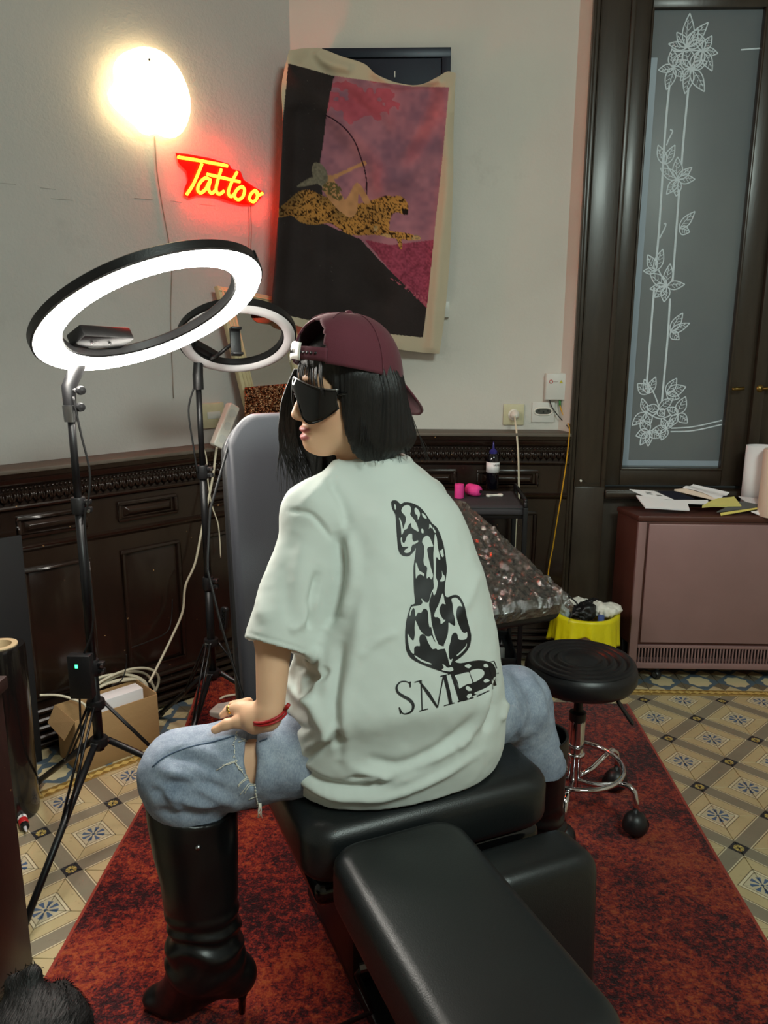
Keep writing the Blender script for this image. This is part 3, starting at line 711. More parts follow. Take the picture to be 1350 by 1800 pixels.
# bracket with knobs under the ring, control box inside the rim
tp = Vector((0, 0, 1.275)); ap = M1 @ Vector((.248, 0, -.034))
bk = G().tube([tp-Vector((0, 0, .02)), tp+Vector((0, 0, .035)), ap], [.016, .018, .02], 12).obj('tilt_bracket', 'black_plastic', ring1, smooth=True, auto=.7)
for k, (dx, dz) in enumerate(((.035, .03), (.03, -.012))):
    G().lathe([(0, -.008), (.010, -.008), (.012, 0), (.010, .012), (0, .014)], 12, axis_M(tp+Vector((dx, -.012, dz)), (.7, -.7, 0))).obj('knob', 'black_plastic', ring1, smooth=True, auto=.6)
    G().tube([tp+Vector((0, 0, dz)), tp+Vector((dx, -.012, dz))], .005, 8).obj('knob_screw', 'steel', ring1, smooth=True)
G().lathe([(0, -.03), (.017, -.03), (.019, 0), (.019, .012), (0, .014)], 16, T(tp-Vector((0, 0, .02)))).obj('socket', 'steel', ring1, smooth=True, auto=.6)
cb = G().box((.150, -.085, -.052), (.208, .085, -.018), M1).obj('control_box', 'black_plastic', ring1, bevel=.005)
for yy in (-.04, .02): G().lathe([(0, 0), (.004, .0), (.004, .003), (0, .004)], 10, M1 @ T((.178, yy, -.0175))).obj('screw', 'steel', cb, smooth=True)
for a in (65, 118, 160): 
    M_ = M1 @ Matrix.Rotation(math.radians(a), 4, 'Z'); G().box((.289, -.004, -.024), (.297, .004, -.004), M_).obj('rim_clip', 'black_metal', ring1)
cw = lambda pts, r, nm, m, par, n=8: G().tube([Vector(p) for p in spline(pts, 6)], r, n).obj(nm, m, par, smooth=True)
cw([(.018, -.018, 1.29), (.03, -.02, 1.2), (.045, -.02, 1.1), (.035, -.02, 1.02), (.02, -.02, .95), (.022, -.02, .7), (-.01, -.022, .60)], .003, 'power_cable', 'cable_black', ring1)
ad = G().box((-.050, -.045, .475), (.012, -.016, .60)).obj('power_adapter', 'black_plastic', ring1, bevel=.003)
MT['green_led'] = mat_emit('green_led', (.05, 1.0, .25), 4.0)
G().box((-.028, -.0462, .566), (-.021, -.0450, .576)).obj('indicator_lamp', 'green_led', ad)
cw([(-.03, -.03, .475), (-.034, -.03, .40), (-.028, -.05, .33), (-.03, -.08, .25)], .003, 'power_cable', 'cable_black', ring1)

R2 = Vector((-.667, 2.50, .006))
ring2 = tag(empty('ring_light', R2), 'smaller switched-off ring light with phone clamp, behind the lit one', 'ring light')
n2 = facing(417, 594, .56, .10, .995); c2 = Vector(at_d(418, 598, 2.42)); at2 = Vector(at_plane(338, 640, c2, n2))-c2
M2_ = ring_head(ring2, c2, n2, .176, .142, 'ring_off', at2)
stand(ring2, .41, 1.27, 0, .36, (-100, 20, 140), (.62, 1.0))
tp = Vector((0, 0, 1.27)); ap = M2_ @ Vector((.160, 0, -.03))
G().lathe([(0, -.05), (.009, -.05), (.009, -.005), (0, -.005)], 14, T(tp)).obj('spigot', 'chrome', ring2, smooth=True, auto=.6)
G().tube([tp-Vector((0, 0, .005)), tp+Vector((0, 0, .04)), ap], [.017, .017, .014], 12).obj('tilt_bracket', 'black_plastic', ring2, smooth=True, auto=.7)
pa = Vector(at_d(383, 624, 2.40))-R2; pb = Vector(at_d(399, 611, 2.38))-R2; ph = Vector(at_d(414, 601, 2.36))-R2
gn = G().tube(spline([M2_ @ Vector((.139, .03, -.012)), pa, pb, ph], 6), .006, 8).obj('phone_arm', 'black_plastic', ring2, smooth=True)
phc = Matrix.Translation(ph) @ Matrix(((RI[0], UP[0], -FW[0], 0), (RI[1], UP[1], -FW[1], 0), (RI[2], UP[2], -FW[2], 0), (0, 0, 0, 1))) @ Matrix.Rotation(math.radians(4), 4, 'Z') @ Matrix.Rotation(math.radians(28), 4, 'Y')
hg = G(); hg.box((-.016, -.036, -.006), (.016, .036, .004), phc); hg.box((-.016, .034, -.006), (.016, .042, .022), phc); hg.box((-.016, -.042, -.006), (.016, -.034, .022), phc); hg.obj('phone_clamp', 'black_plastic', ring2, bevel=.002)
cbx = G().box((.112, -.055, -.03), (.138, .045, -.006), M2_).obj('control_box', 'black_plastic', ring2, bevel=.004)
cw([(-.012, -.012, 1.27), (-.03, -.02, 1.2), (-.02, -.02, 1.08), (-.012, -.018, 1.0)], .003, 'power_cable', 'cable_black', ring2)
rc = cushion('remote_control', 'black_plastic', ring2, frame_M((.055, -.01, .50), (.9, -.43, 0), (.1, 0, 1), (-.43, -.9, .05)), .03, .085, .014, .004, .001, .012)
for k in range(5): G().lathe([(0, .014), (.0055, .014), (.0055, .018), (0, .019)], 12, frame_M((.055, -.01, .50), (.9, -.43, 0), (.1, 0, 1), (-.43, -.9, .05)) @ T((.004, -.03+.015*k, 0))).obj('button', 'black_gloss', rc, smooth=True, auto=.6)

# --- gas heater on casters
HO = Vector((1.36, 3.25, 0)); heat = tag(empty('heater', HO), 'mauve-brown metal cabinet heater on casters below the window', 'heater')
MT['heater'] = mat('heater_enamel', (150, 118, 117), .42, .2, .14, 6)
MT['heater_side'] = mat('heater_side', (84, 48, 40), .4, .15, .2, 6)
lx = lambda x: x-HO.x; ly = lambda y: y-HO.y
FX0, FX1, FY, BY = .945, 1.80, 3.145, 3.325
g = G(); g.prism([(lx(FX0), ly(FY)), (lx(FX1), ly(FY)), (lx(FX1), ly(BY)), (lx(.905), ly(BY))], .165, .70); g.obj('body', 'heater_side', heat, bevel=.004)
g = G(); g.prism([(lx(FX0-.004), ly(FY-.006)), (lx(FX1+.004), ly(FY-.006)), (lx(FX1+.004), ly(BY)), (lx(.899), ly(BY))], .70, .724); g.obj('top_plate', 'heater_side', heat, bevel=.006)
g = G(); g.prism([(lx(FX0), ly(FY)), (lx(FX1), ly(FY)), (lx(FX1), ly(BY)), (lx(.905), ly(BY))], .055, .085); g.obj('base_frame', 'heater', heat, bevel=.004)
g = G(); g.prism([(lx(.93), ly(3.20)), (lx(FX1), ly(3.20)), (lx(FX1), ly(BY)), (lx(.93), ly(BY))], .085, .165); g.obj('inner_box', 'black_metal', heat)
rbox('front_panel', (lx(.985), ly(FY-.012), .178), (lx(1.77), ly(FY), .692), 'heater', heat, None, .005)
rbox('side_post', (lx(FX0-.002), ly(FY-.008), .055), (lx(.977), ly(FY+.02), .698), 'heater', heat, None, .003)
rbox('grille_rail', (lx(.977), ly(FY-.008), .152), (lx(FX1), ly(FY+.006), .166), 'heater', heat, None, .002)
rbox('grille_rail', (lx(.977), ly(FY-.008), .060), (lx(FX1), ly(FY+.006), .086), 'heater', heat, None, .002)
sl = rbox('slat', (-.0028, -.004, 0), (.0028, .004, .066), 'heater', heat, None, .001); sl.location = (lx(.986), ly(FY-.002), .086)
for k in range(1, 62): instance(sl, heat, (lx(.986)+k*.0131, ly(FY-.002), .086))
for x, y in ((1.075, 3.165), (1.70, 3.165), (1.075, 3.29), (1.70, 3.29)):
    cs = empty('caster', (lx(x), ly(y), 0), .4, heat)
    G().lathe([(0, -.011), (.018, -.011), (.021, -.006), (.021, .006), (.018, .011), (0, .011)], 18, T((0, 0, .021)) @ Matrix.Rotation(math.pi/2, 4, 'Y')).obj('wheel', 'black_plastic', cs, smooth=True, auto=.7)
    G().lathe([(0, -.0118), (.012, -.0118), (.012, .0118), (0, .0118)], 14, T((0, 0, .021)) @ Matrix.Rotation(math.pi/2, 4, 'Y')).obj('wheel_hub', 'steel', cs, smooth=True, auto=.6)
    G().lathe([(0, .04), (.008, .04), (.010, .052), (.016, .056), (0, .056)], 14).obj('fork', 'steel', cs, smooth=True)

# --- instrument trolley
TO = Vector((.235, 3.09, 0)); tro = tag(empty('trolley', TO), 'black metal three-tier trolley beside the wrapped armrest', 'trolley')
for x in (-.215, .215):
    for y in (-.155, .155):
        G().box((x-.009, y-.009, .05), (x+.009, y+.009, .80)).obj('post', 'black_metal', tro, bevel=.002)
        cs = empty('caster', (x, y, 0), .3, tro)
        G().lathe([(0, -.008), (.018, -.008), (.02, 0), (.018, .008), (0, .008)], 16, T((0, 0, .02)) @ Matrix.Rotation(math.pi/2, 4, 'Y')).obj('wheel', 'black_plastic', cs, smooth=True, auto=.7)
        G().lathe([(0, .035), (.007, .035), (.009, .05), (0, .05)], 10).obj('stem', 'steel', cs)
for zz in (.14, .44, .755):
    g = G(); g.box((-.206, -.146, zz), (.206, .146, zz+.006)); g.obj('shelf', 'black_metal', tro)
    for a, b, c_, d in ((-.212, .212, -.152, -.146), (-.212, .212, .146, .152)): G().box((a, c_, zz), (b, d, zz+.042)).obj('shelf_lip', 'black_metal', tro, bevel=.002)
    for a, b in ((-.212, -.206), (.206, .212)): G().box((a, -.146, zz), (b, .146, zz+.042)).obj('shelf_lip', 'black_metal', tro, bevel=.002)
G().tube(spline([(.215, -.155, .80), (.215, -.15, .822), (.215, -.13, .828), (.215, .13, .828), (.215, .15, .822), (.215, .155, .80)], 4), .008, 8).obj('handle', 'black_metal', tro, smooth=True)
g = G(); g.grid(lambda u, v: (-.222+.432*u, -.160+.30*v, .803-(.03*max(0, .04-v)/.04 if v < .04 else 0)+.0012*math.sin(17*u)*math.sin(11*v)), 24, 20)
o = g.obj('drape', mat('drape_paper', (46, 44, 48), .75, 0, .1, 9, .1, 40), None, smooth=True, solid=.003); o.location = TO
tag(o, 'dark paper drape covering the top tray of the trolley', 'paper')
# ================================================================== ORGANIC SHAPES (distance fields meshed into one continuous skin)
def rcone(a, b, ra, rb):
    a = np.array(a, float); b = np.array(b, float); ab = b-a; L2 = ab@ab
    def f(p):
        t = np.clip(((p-a)@ab)/L2, 0, 1); return np.linalg.norm(p-a-t[..., None]*ab, axis=-1)-(ra+(rb-ra)*t)
    return f
def ball(c, r):
    c = np.array(c, float); return lambda p: np.linalg.norm(p-c, axis=-1)-r
def ellip(c, r, R=None):
    c = np.array(c, float); r = np.array(r, float)
    def f(p):
        q = p-c
        if R is not None: q = q@R
        k0 = np.linalg.norm(q/r, axis=-1); k1 = np.linalg.norm(q/(r*r), axis=-1)+1e-9; return k0*(k0-1)/k1
    return f
def halfspace(c, n):
    c = np.array(c, float); n = np.array(n, float)/np.linalg.norm(n); return lambda p: (p-c)@n
def sdf_mesh(ops, lo, hi, h, B=8):
    """ops: (kind, fn, k) applied in order; kind u = smooth union, s = smooth subtract, i = intersect. returns verts, quads"""
    lo = np.array(lo, float); hi = np.array(hi, float); nb = np.ceil((hi-lo)/(h*B)).astype(int)
    ii = np.stack(np.meshgrid(*[np.arange(q) for q in nb], indexing='ij'), -1).reshape(-1, 3)
    cen = lo+(ii+.5)*h*B
    def ev(p, use=None):
        d = None
        for q, (kind, fn, k) in enumerate(ops):
            if use is not None and not use[q]: continue
            e = fn(p)
            if d is None: d = e; continue
            if kind == 'u': hh_ = np.maximum(k-np.abs(d-e), 0)/k; d = np.minimum(d, e)-hh_*hh_*k*.25
            elif kind == 's': e = -e; hh_ = np.maximum(k-np.abs(d-e), 0)/k; d = np.maximum(d, e)+hh_*hh_*k*.25
            else: hh_ = np.maximum(k-np.abs(d-e), 0)/k; d = np.maximum(d, e)+hh_*hh_*k*.25
        return d
    D0 = ev(cen); act = np.abs(D0) < h*B*1.35+.006
    ii = ii[act]; cen = cen[act]
    off = np.stack(np.meshgrid(*[np.arange(B+1)]*3, indexing='ij'), -1).reshape(-1, 3)*h
    vals = np.empty((len(ii), B+1, B+1, B+1), np.float32)
    E0 = np.stack([fn(cen) for _, fn, _ in ops], 1); rad = h*B*.9
    un = np.array([k == 'u' for k, _, _ in ops]); best = np.min(np.where(un[None], E0, 9), 1)
    for n in range(0, len(ii), 256):
        sl_ = slice(n, n+256); m = E0[sl_]; bs_ = best[sl_]
        use = [True]*len(ops)
        for q, (kind, fn, k) in enumerate(ops):
            if kind == 'u': use[q] = bool((m[:, q] < bs_+2*rad+k+.01).any())
            elif kind == 's': use[q] = bool((m[:, q] < rad+k+.02).any())
        if not any(use[q] and un[q] for q in range(len(ops))): use = [True]*len(ops)
        p = (lo+ii[sl_]*(h*B))[:, None, :]+off[None]
        vals[sl_] = ev(p, use).reshape(-1, B+1, B+1, B+1)
    neg = vals < 0
    N = nb*B
    cs = [neg[:, a:a+B, b:b+B, c:c+B] for a in (0, 1) for b in (0, 1) for c in (0, 1)]
    cnt = sum(c.astype(np.int8) for c in cs); cell = (cnt > 0) & (cnt < 8)
    bi, x, y, z = np.nonzero(cell)
    vv = np.stack([vals[bi, x+a, y+b, z+c] for a in (0, 1) for b in (0, 1) for c in (0, 1)], 1)
    cor = np.array([(a, b, c) for a in (0, 1) for b in (0, 1) for c in (0, 1)], float)
    acc = np.zeros((len(bi), 3)); w = np.zeros(len(bi))
    for i in range(8):
        for j in range(i+1, 8):
            if np.abs(cor[i]-cor[j]).sum() != 1: continue
            s_ = (vv[:, i] < 0) != (vv[:, j] < 0); den = vv[:, i]-vv[:, j]; t = np.where(s_, vv[:, i]/np.where(np.abs(den) < 1e-12, 1e-12, den), 0)
            acc += np.where(s_[:, None], cor[i]+t[:, None]*(cor[j]-cor[i]), 0); w += s_
    gi = ii[bi]*B+np.stack([x, y, z], 1)
    V = lo+(gi+acc/w[:, None])*h
    key = (gi[:, 0]*N[1]+gi[:, 1])*N[2]+gi[:, 2]; order = np.argsort(key); sk = key[order]
    def look(g):
        k = (g[:, 0]*N[1]+g[:, 1])*N[2]+g[:, 2]; p = np.searchsorted(sk, k); p = np.clip(p, 0, len(sk)-1); ok = sk[p] == k; return order[p], ok
    Q = []
    for ax in range(3):
        o1, o2 = [(1, 2), (2, 0), (0, 1)][ax]; e = np.zeros(3, int); e[ax] = 1
        n1_ = neg[bi, x, y, z]; n2_ = neg[bi, x+e[0], y+e[1], z+e[2]]; s_ = n1_ != n2_
        g0 = gi[s_]; flip = n1_[s_]
        u = np.zeros(3, int); u[o1] = 1; v_ = np.zeros(3, int); v_[o2] = 1
        a0, k0 = look(g0); a1, k1 = look(g0-u); a2, k2 = look(g0-u-v_); a3, k3 = look(g0-v_)
        ok = k0 & k1 & k2 & k3
        q = np.stack([a0, a1, a2, a3], 1)[ok]; fl_ = flip[ok]; q[~fl_] = q[~fl_][:, ::-1]; Q.append(q)
    return V, np.concatenate(Q)
def smooth_verts(V, Q, it, lam=.5):
    e = np.concatenate([Q[:, [0, 1]], Q[:, [1, 2]], Q[:, [2, 3]], Q[:, [3, 0]]]); e = np.concatenate([e, e[:, ::-1]])
    deg = np.bincount(e[:, 0], minlength=len(V))[:, None]
    for _ in range(it):
        s_ = np.stack([np.bincount(e[:, 0], weights=V[e[:, 1], c], minlength=len(V)) for c in range(3)], 1); V = V+lam*(s_/np.maximum(deg, 1)-V)
    return V
def vnormals(V, Q):
    n = np.cross(V[Q[:, 2]]-V[Q[:, 0]], V[Q[:, 3]]-V[Q[:, 1]]); N = np.zeros_like(V)
    for c in range(4):
        for k in range(3): N[:, k] += np.bincount(Q[:, c], weights=n[:, k], minlength=len(V))
    return N/(np.linalg.norm(N, axis=1, keepdims=True)+1e-12)
def np_obj(name, V, Q, m, parent=None, col=None, origin=None):
    if origin is not None: V = V-np.array(origin)
    me = bpy.data.meshes.new(name); nq = len(Q); me.vertices.add(len(V)); me.vertices.foreach_set('co', V.astype(np.float32).ravel())
    me.loops.add(nq*4); me.loops.foreach_set('vertex_index', Q.astype(np.int32).ravel()); me.polygons.add(nq)
    me.polygons.foreach_set('loop_start', np.arange(0, nq*4, 4, dtype=np.int32))
    me.polygons.foreach_set('use_smooth', np.ones(nq, bool)); me.update(calc_edges=True); me.validate()
    me.materials.append(MT[m] if isinstance(m, str) else m)
    if col is not None:
        a = me.color_attributes.new('Col', 'FLOAT_COLOR', 'POINT'); a.data.foreach_set('color', np.concatenate([col, np.ones((len(col), 1))], 1).astype(np.float32).ravel())
    o = bpy.data.objects.new(name, me); COL.objects.link(o)
    if parent: o.parent = parent
    return o
def vnoise(P, s, seed=0):
    """cheap smooth value noise in [-1,1]"""
    q = P*s; i = np.floor(q).astype(np.int64); f = q-i; f = f*f*(3-2*f); out = 0
    def hsh(a): n = (a[:, 0]*374761393+a[:, 1]*668265263+a[:, 2]*2147483647+seed*974711) & 0x7fffffff; n = ((n ^ (n >> 13))*1274126177) & 0x7fffffff; return (n & 0xffff)/32767.5-1
    for dx in (0, 1):
        for dy in (0, 1):
            for dz in (0, 1):
                w = (f[:, 0] if dx else 1-f[:, 0])*(f[:, 1] if dy else 1-f[:, 1])*(f[:, 2] if dz else 1-f[:, 2]); out = out+w*hsh(i+np.array([dx, dy, dz]))
    return out
def ridges(P, lines):
    """cloth folds: (polyline in photo points, width, height) -> displacement"""
    q = to_px(P); d = np.zeros(len(P))
    for pts, w, amp in lines:
        L = np.array(spline(pts, 4)) if len(pts) > 2 else np.array(pts, float); best = np.full(len(P), 1e9); tt = np.zeros(len(P))
        for i in range(len(L)-1):
            a, b = L[i], L[i+1]; ab = b-a; t = np.clip(((q-a)@ab)/(ab@ab+1e-9), 0, 1); e = np.linalg.norm(q-a-t[:, None]*ab, axis=1)
            m = e < best; best[m] = e[m]; tt[m] = (i+t[m])/(len(L)-1)
        d += amp*np.exp(-(best/w)**2)*np.clip(np.sin(np.pi*np.clip(tt, .03, .97))*1.6, 0, 1)
    return d

# ================================================================== PERSON
PO = Vector((-.02, 1.5, .56))
person = tag(empty('person', PO), 'person in white t-shirt, ripped jeans and backwards maroon cap sitting astride the black chair', 'person')
HC_ = at_d(606, 686, 1.58)                              # middle of the head
hf = np.array([-.906, -.423, 0.0]); hl = np.array([.423, -.906, 0.0]); hu = np.array([0, 0, 1.0]); HR = np.stack([hf, hl, hu], 1)   # columns: forward, left, up
def hw(x, y, z): return HC_+HR@np.array([x, y, z])
neck = at_d(648, 822, 1.635); Lsh = at_d(548, 900, 1.545); Rsh = at_d(738, 884, 1.76)
Lel = at_d(482, 1110, 1.50); Lwr = at_d(470, 1262, 1.475)
# ---- bare skin: head, neck, arms, hand and the thigh under the torn jeans
b = []
U = lambda fn, k=.02: b.append(('u', fn, k)); S = lambda fn, k=.006: b.append(('s', fn, k))
U(ellip(hw(-.012, 0, .034), (.092, .074, .096), HR)); U(ellip(hw(.028, 0, -.040), (.062, .057, .076), HR), .03)
U(rcone(hw(.045, .0, -.100), hw(.072, 0, -.103), .020, .0165), .028)
for s_ in (-1, 1):
    U(ellip(hw(.052, s_*.034, -.036), (.026, .024, .026), HR), .02); U(rcone(hw(-.005, s_*.046, -.060), hw(.050, s_*.012, -.104), .018, .015), .03)
    U(ball(hw(.094, s_*.0105, -.050), .0075), .008)
    S(ball(hw(.101, s_*.006, -.056), .0032), .003)
U(rcone(hw(.080, 0, .008), hw(.103, 0, -.044), .009, .0098), .014)
U(ellip(hw(.074, 0, .028), (.02, .045, .012), HR), .02)
lu, ll = hw(.0840, 0, -.0745), hw(.0825, 0, -.0900)
U(ellip(lu, (.0115, .0225, .0075), HR), .006); U(ellip(ll, (.0125, .0195, .0085), HR), .006)
S(ellip(hw(.098, 0, -.0822), (.016, .018, .0018), HR), .003)
U(rcone(hw(-.030, 0, -.055), neck+np.array([0, .01, -.03]), .050, .055), .035)
U(rcone(neck+np.array([0, 0, -.04]), at_d(700, 1200, 1.66), .06, .10), .05)
U(rcone(neck+np.array([0, 0, -.05]), Lsh, .05, .045), .05); U(rcone(neck+np.array([0, 0, -.05]), Rsh, .05, .045), .05)
U(rcone(Lsh, Lel, .043, .036), .03); U(rcone(Lel, Lwr+np.array([.006, .004, .02]), .0365, .0265), .02)
Rel = np.array([.0, 1.87, .88]); U(rcone(Rsh, Rel, .043, .036), .03); U(rcone(Rel, np.array([-.02, 1.80, .70]), .034, .026), .02); U(ellip((-.03, 1.79, .675), (.035, .03, .03)), .02)
# left hand resting on the thigh, fingers pointing away to the left
pm = at_d(440, 1258, 1.495)
U(rcone(Lwr, at_d(452, 1266, 1.485), .026, .024), .015); U(rcone(at_d(447, 1254, 1.49), at_d(424, 1246, 1.515), .0225, .0165), .014); U(rcone(at_d(446, 1268, 1.485), at_d(430, 1264, 1.50), .021, .016), .012)
fing = [[(424, 1247, 1.505), (409, 1246, 1.515), (399, 1251, 1.52), (391, 1257, 1.52)],
        [(424, 1240, 1.525), (410, 1240, 1.55), (401, 1247, 1.57), (394, 1255, 1.575)],
        [(430, 1236, 1.54), (417, 1238, 1.57), (409, 1246, 1.59), (403, 1254, 1.595)],
        [(438, 1233, 1.55), (428, 1236, 1.58), (421, 1243, 1.60), (416, 1250, 1.605)]]
for n, ch in enumerate(fing):
    r0 = (.0092, .0094, .009, .008)[n]; P_ = [at_d(*q) for q in ch]
    for i in range(3): U(rcone(P_[i], P_[i+1], r0-.0007*i, r0-.0007*(i+1)), .005 if i else .010)
th = [at_d(*q) for q in ((437, 1270, 1.492), (420, 1269, 1.492), (399, 1273, 1.497), (378, 1283, 1.50))]
for i, (ra, rb_) in enumerate(((.013, .0108), (.0108, .0098), (.0098, .0082))): U(rcone(th[i], th[i+1], ra, rb_), .008)
# thighs inside the jeans
Lhip = np.array([-.085, 1.46, .648]); Lkn = at_d(322, 1362, 1.545); Rhip = np.array([.105, 1.575, .645]); Rkn = at_d(903, 1238, 1.88)
U(rcone(Lhip, Lkn, .080, .066), .03); U(rcone(Rhip, Rkn, .080, .066), .03); U(ellip((0, 1.5, .68), (.14, .11, .12)), .05); U(rcone((0, 1.5, .7), at_d(700, 1200, 1.66), .11, .10), .05)
U(rcone(Lkn, at_d(345, 1480, 1.565), .06, .05), .03); U(rcone(Rkn, at_d(952, 1330, 1.92), .06, .05), .03)
V, Q = sdf_mesh(b, (-.70, 1.25, .42), (.45, 2.05, 1.56), .0032)
V = smooth_verts(V, Q, 1, .4)
loc = (V-HC_)@HR
base = np.tile(np.array(lin((226, 180, 146))[:3]), (len(V), 1)); n_ = vnoise(V, 40)[:, None]*.04; base = base*(1+n_)
lipd = np.minimum(ellip(lu, (.0145, .0235, .0072), HR)(V), ellip(ll, (.0155, .0205, .0082), HR)(V))
w_ = np.clip(.5-lipd/.002, 0, 1)[:, None]*(loc[:, :1] > .07); base = base*(1-w_)+w_*np.array(lin((184, 104, 100))[:3])
ch = np.clip(1-np.linalg.norm(loc-np.array([.055, .045, -.045]), axis=1)/.035, 0, 1)[:, None]*.4; base = base*(1-ch)+ch*np.array(lin((206, 130, 108))[:3])
fr_ = np.array([at_d(392, 1258, 1.51), at_d(376, 1284, 1.49)])
MT['skin'] = mat_attr('skin', rough=.45, bmp=.05, bscale=500, sss=.12)
np_obj('body', V, Q, 'skin', person, base, PO)
# ---- t-shirt
rows = [(812, 612, 722, 1.635), (835, 585, 755, 1.635), (865, 566, 786, 1.63), (900, 556, 808, 1.62), (1000, 553, 846, 1.61), (1100, 540, 869, 1.60), (1200, 506, 884, 1.59)]
zs, cx_, cy_, A_, B_ = [], [], [], [], []
bs_ = [.075, .10, .118, .126, .142, .150, .158]
for (y, l, r, d), bb in zip(rows, bs_):
    c = at_d((l+r)/2, y, d); w = (r-l)/2*d/FPX; zs.append(c[2]); cx_.append(c[0]); cy_.append(c[1]); B_.append(bb); A_.append(math.sqrt(max(w*w-(bb*.42)**2, .0016))/.906)
for z, x, y, a, bb in ((.700, -.018, 1.500, .232, .165), (.640, -.022, 1.500, .242, .171), (.600, -.022, 1.500, .240, .170), (.565, -.02, 1.500, .225, .158)):
    zs.append(z); cx_.append(x); cy_.append(y); A_.append(a); B_.append(bb)
zs, cx_, cy_, A_, B_ = [np.array(q)[::-1] for q in (zs, cx_, cy_, A_, B_)]
_z = np.linspace(zs[0], zs[-1], 160); _k = np.exp(-(np.arange(-14, 15)/6.5)**2); _k /= _k.sum()
def _sm(q): q = np.interp(_z, zs, q); return np.convolve(np.pad(q, 14, 'reflect', reflect_type='odd'), _k, 'valid')
cx_, cy_, A_, B_ = _sm(cx_), _sm(cy_), _sm(A_), _sm(B_); zs = _z
def torso(p):
    z = p[..., 2]; x = p[..., 0]-np.interp(z, zs, cx_); y = p[..., 1]-np.interp(z, zs, cy_); a = np.interp(z, zs, A_); bb = np.interp(z, zs, B_)
    u = x*.906+y*.423; v = -x*.423+y*.906
    rr_ = (np.abs(u/a)**2.3+np.abs(v/bb)**2.3)**(1/2.3); d = (rr_-1)*np.minimum(a, bb)*.9
    return np.maximum(np.maximum(d, z-zs[-1]-.004), zs[0]-z)
sa, sbb = at_d(553, 915, 1.545), at_d(487, 1139, 1.485); sd_ = (sbb-sa)/np.linalg.norm(sbb-sa)
sh_ = [('u', torso, .02), ('u', rcone(neck+np.array([0, .0, -.035]), Lsh+np.array([0, 0, .005]), .068, .058), .05), ('u', rcone(neck+np.array([0, 0, -.035]), Rsh, .066, .058), .05),
       ('u', rcone(sa, sbb+sd_*.03, .056, .066), .035), ('u', rcone(Rsh, np.array([.0, 1.86, .93]), .054, .06), .03)]
# keep the sleeve a cut tube: trim past the hem, hollow out the opening
sleeve_cut = halfspace(sbb, sd_)
def past_sleeve(p): return np.maximum(-sleeve_cut(p), rcone(sbb-sd_*.01, sbb+sd_*.2, .085, .10)(p))
sh_ += [('s', past_sleeve, .003), ('s', rcone(sbb-sd_*.10, sbb+sd_*.02, .044, .061), .004)]
# neck opening
sh_ += [('s', rcone(neck+np.array([-.012, .005, -.005]), hw(-.02, 0, -.03), .058, .066), .008)]
V, Q = sdf_mesh(sh_, (-.42, 1.22, .545), (.42, 2.02, 1.34), .0042)
V = smooth_verts(V, Q, 2, .5); N = vnormals(V, Q)
folds = [
 ([(505, 898), (548, 905), (585, 950)], 4.5, -.0045), ([(590, 930), (600, 985), (590, 1060), (570, 1110)], 9, -.010), ([(612, 930), (622, 1010), (600, 1090)], 12, .008),
 ([(560, 1000), (548, 1060), (545, 1110)], 7, -.008), ([(640, 1000), (625, 1150), (600, 1260), (612, 1360)], 14, .006), ([(602, 1120), (588, 1230), (600, 1340)], 10, -.010),
 ([(560, 1130), (540, 1200), (560, 1260), (600, 1330)], 11, .009), ([(520, 1160), (560, 1190), (575, 1170)], 8, -.007), ([(500, 1190), (530, 1230), (560, 1235)], 9, .007), ([(490, 1250), (530, 1280), (555, 1275)], 7, -.006),
 ([(535, 1320), (575, 1290), (600, 1275)], 7, .007), ([(520, 1350), (570, 1310), (610, 1300)], 6, -.006),
 ([(500, 1330), (560, 1375), (640, 1385), (720, 1360), (800, 1320)], 8, -.009), ([(510, 1362), (580, 1398), (670, 1402), (760, 1372), (850, 1318)], 7, .006), ([(620, 1350), (680, 1372), (740, 1350), (820, 1300)], 9, .009), ([(640, 1330), (700, 1345), (780, 1310), (860, 1240)], 10, -.006),
 ([(600, 1375), (640, 1365), (668, 1372), (640, 1388)], 5, -.006), ([(875, 1190), (868, 1240), (850, 1290)], 6, -.007), ([(860, 1200), (845, 1260), (800, 1320)], 9, .006), ([(890, 1230), (880, 1270)], 5, .006),
 ([(660, 860), (665, 1000), (650, 1150)], 30, .004), ([(700, 1110), (660, 1130), (630, 1160)], 8, .003), ([(470, 960), (455, 1040), (470, 1100)], 14, .004), ([(520, 930), (500, 1020), (520, 1110)], 16, -.004), ([(560, 1040), (535, 1090), (505, 1110)], 9, .005),
 ([(432, 1112), (490, 1128), (545, 1146)], 2.2, -.0016), ([(484, 1310), (500, 1350), (545, 1392), (600, 1408)], 2.2, -.0016),
 ([(600, 800), (570, 850), (530, 890)], 10, .004), ([(575, 840), (600, 880), (612, 930)], 9, -.005), ([(620, 790), (655, 812), (700, 808)], 4, .003), ([(845, 1000), (820, 1060), (790, 1100)], 9, .003), ([(770, 820), (800, 870)], 9, -.003)]
front = (N@(-FW)) > -.2
d = 1.5*ridges(V, folds)*front+vnoise(V, 22, 3)*.0022+vnoise(V, 55, 4)*.0007
V = V+N*d[:, None]
MT['shirt'] = mat('shirt_cotton', (208, 215, 209), .85, 0, .02, 6, .12, 900, spec=.2, sheen=.1, bdist=.001)
V = smooth_verts(V, Q, 1, .3)
shirt = np_obj('t_shirt', V, Q, 'shirt', person, None, PO)
bvh = BVHTree.FromPolygons([tuple(q) for q in V], [tuple(q) for q in Q.tolist()])
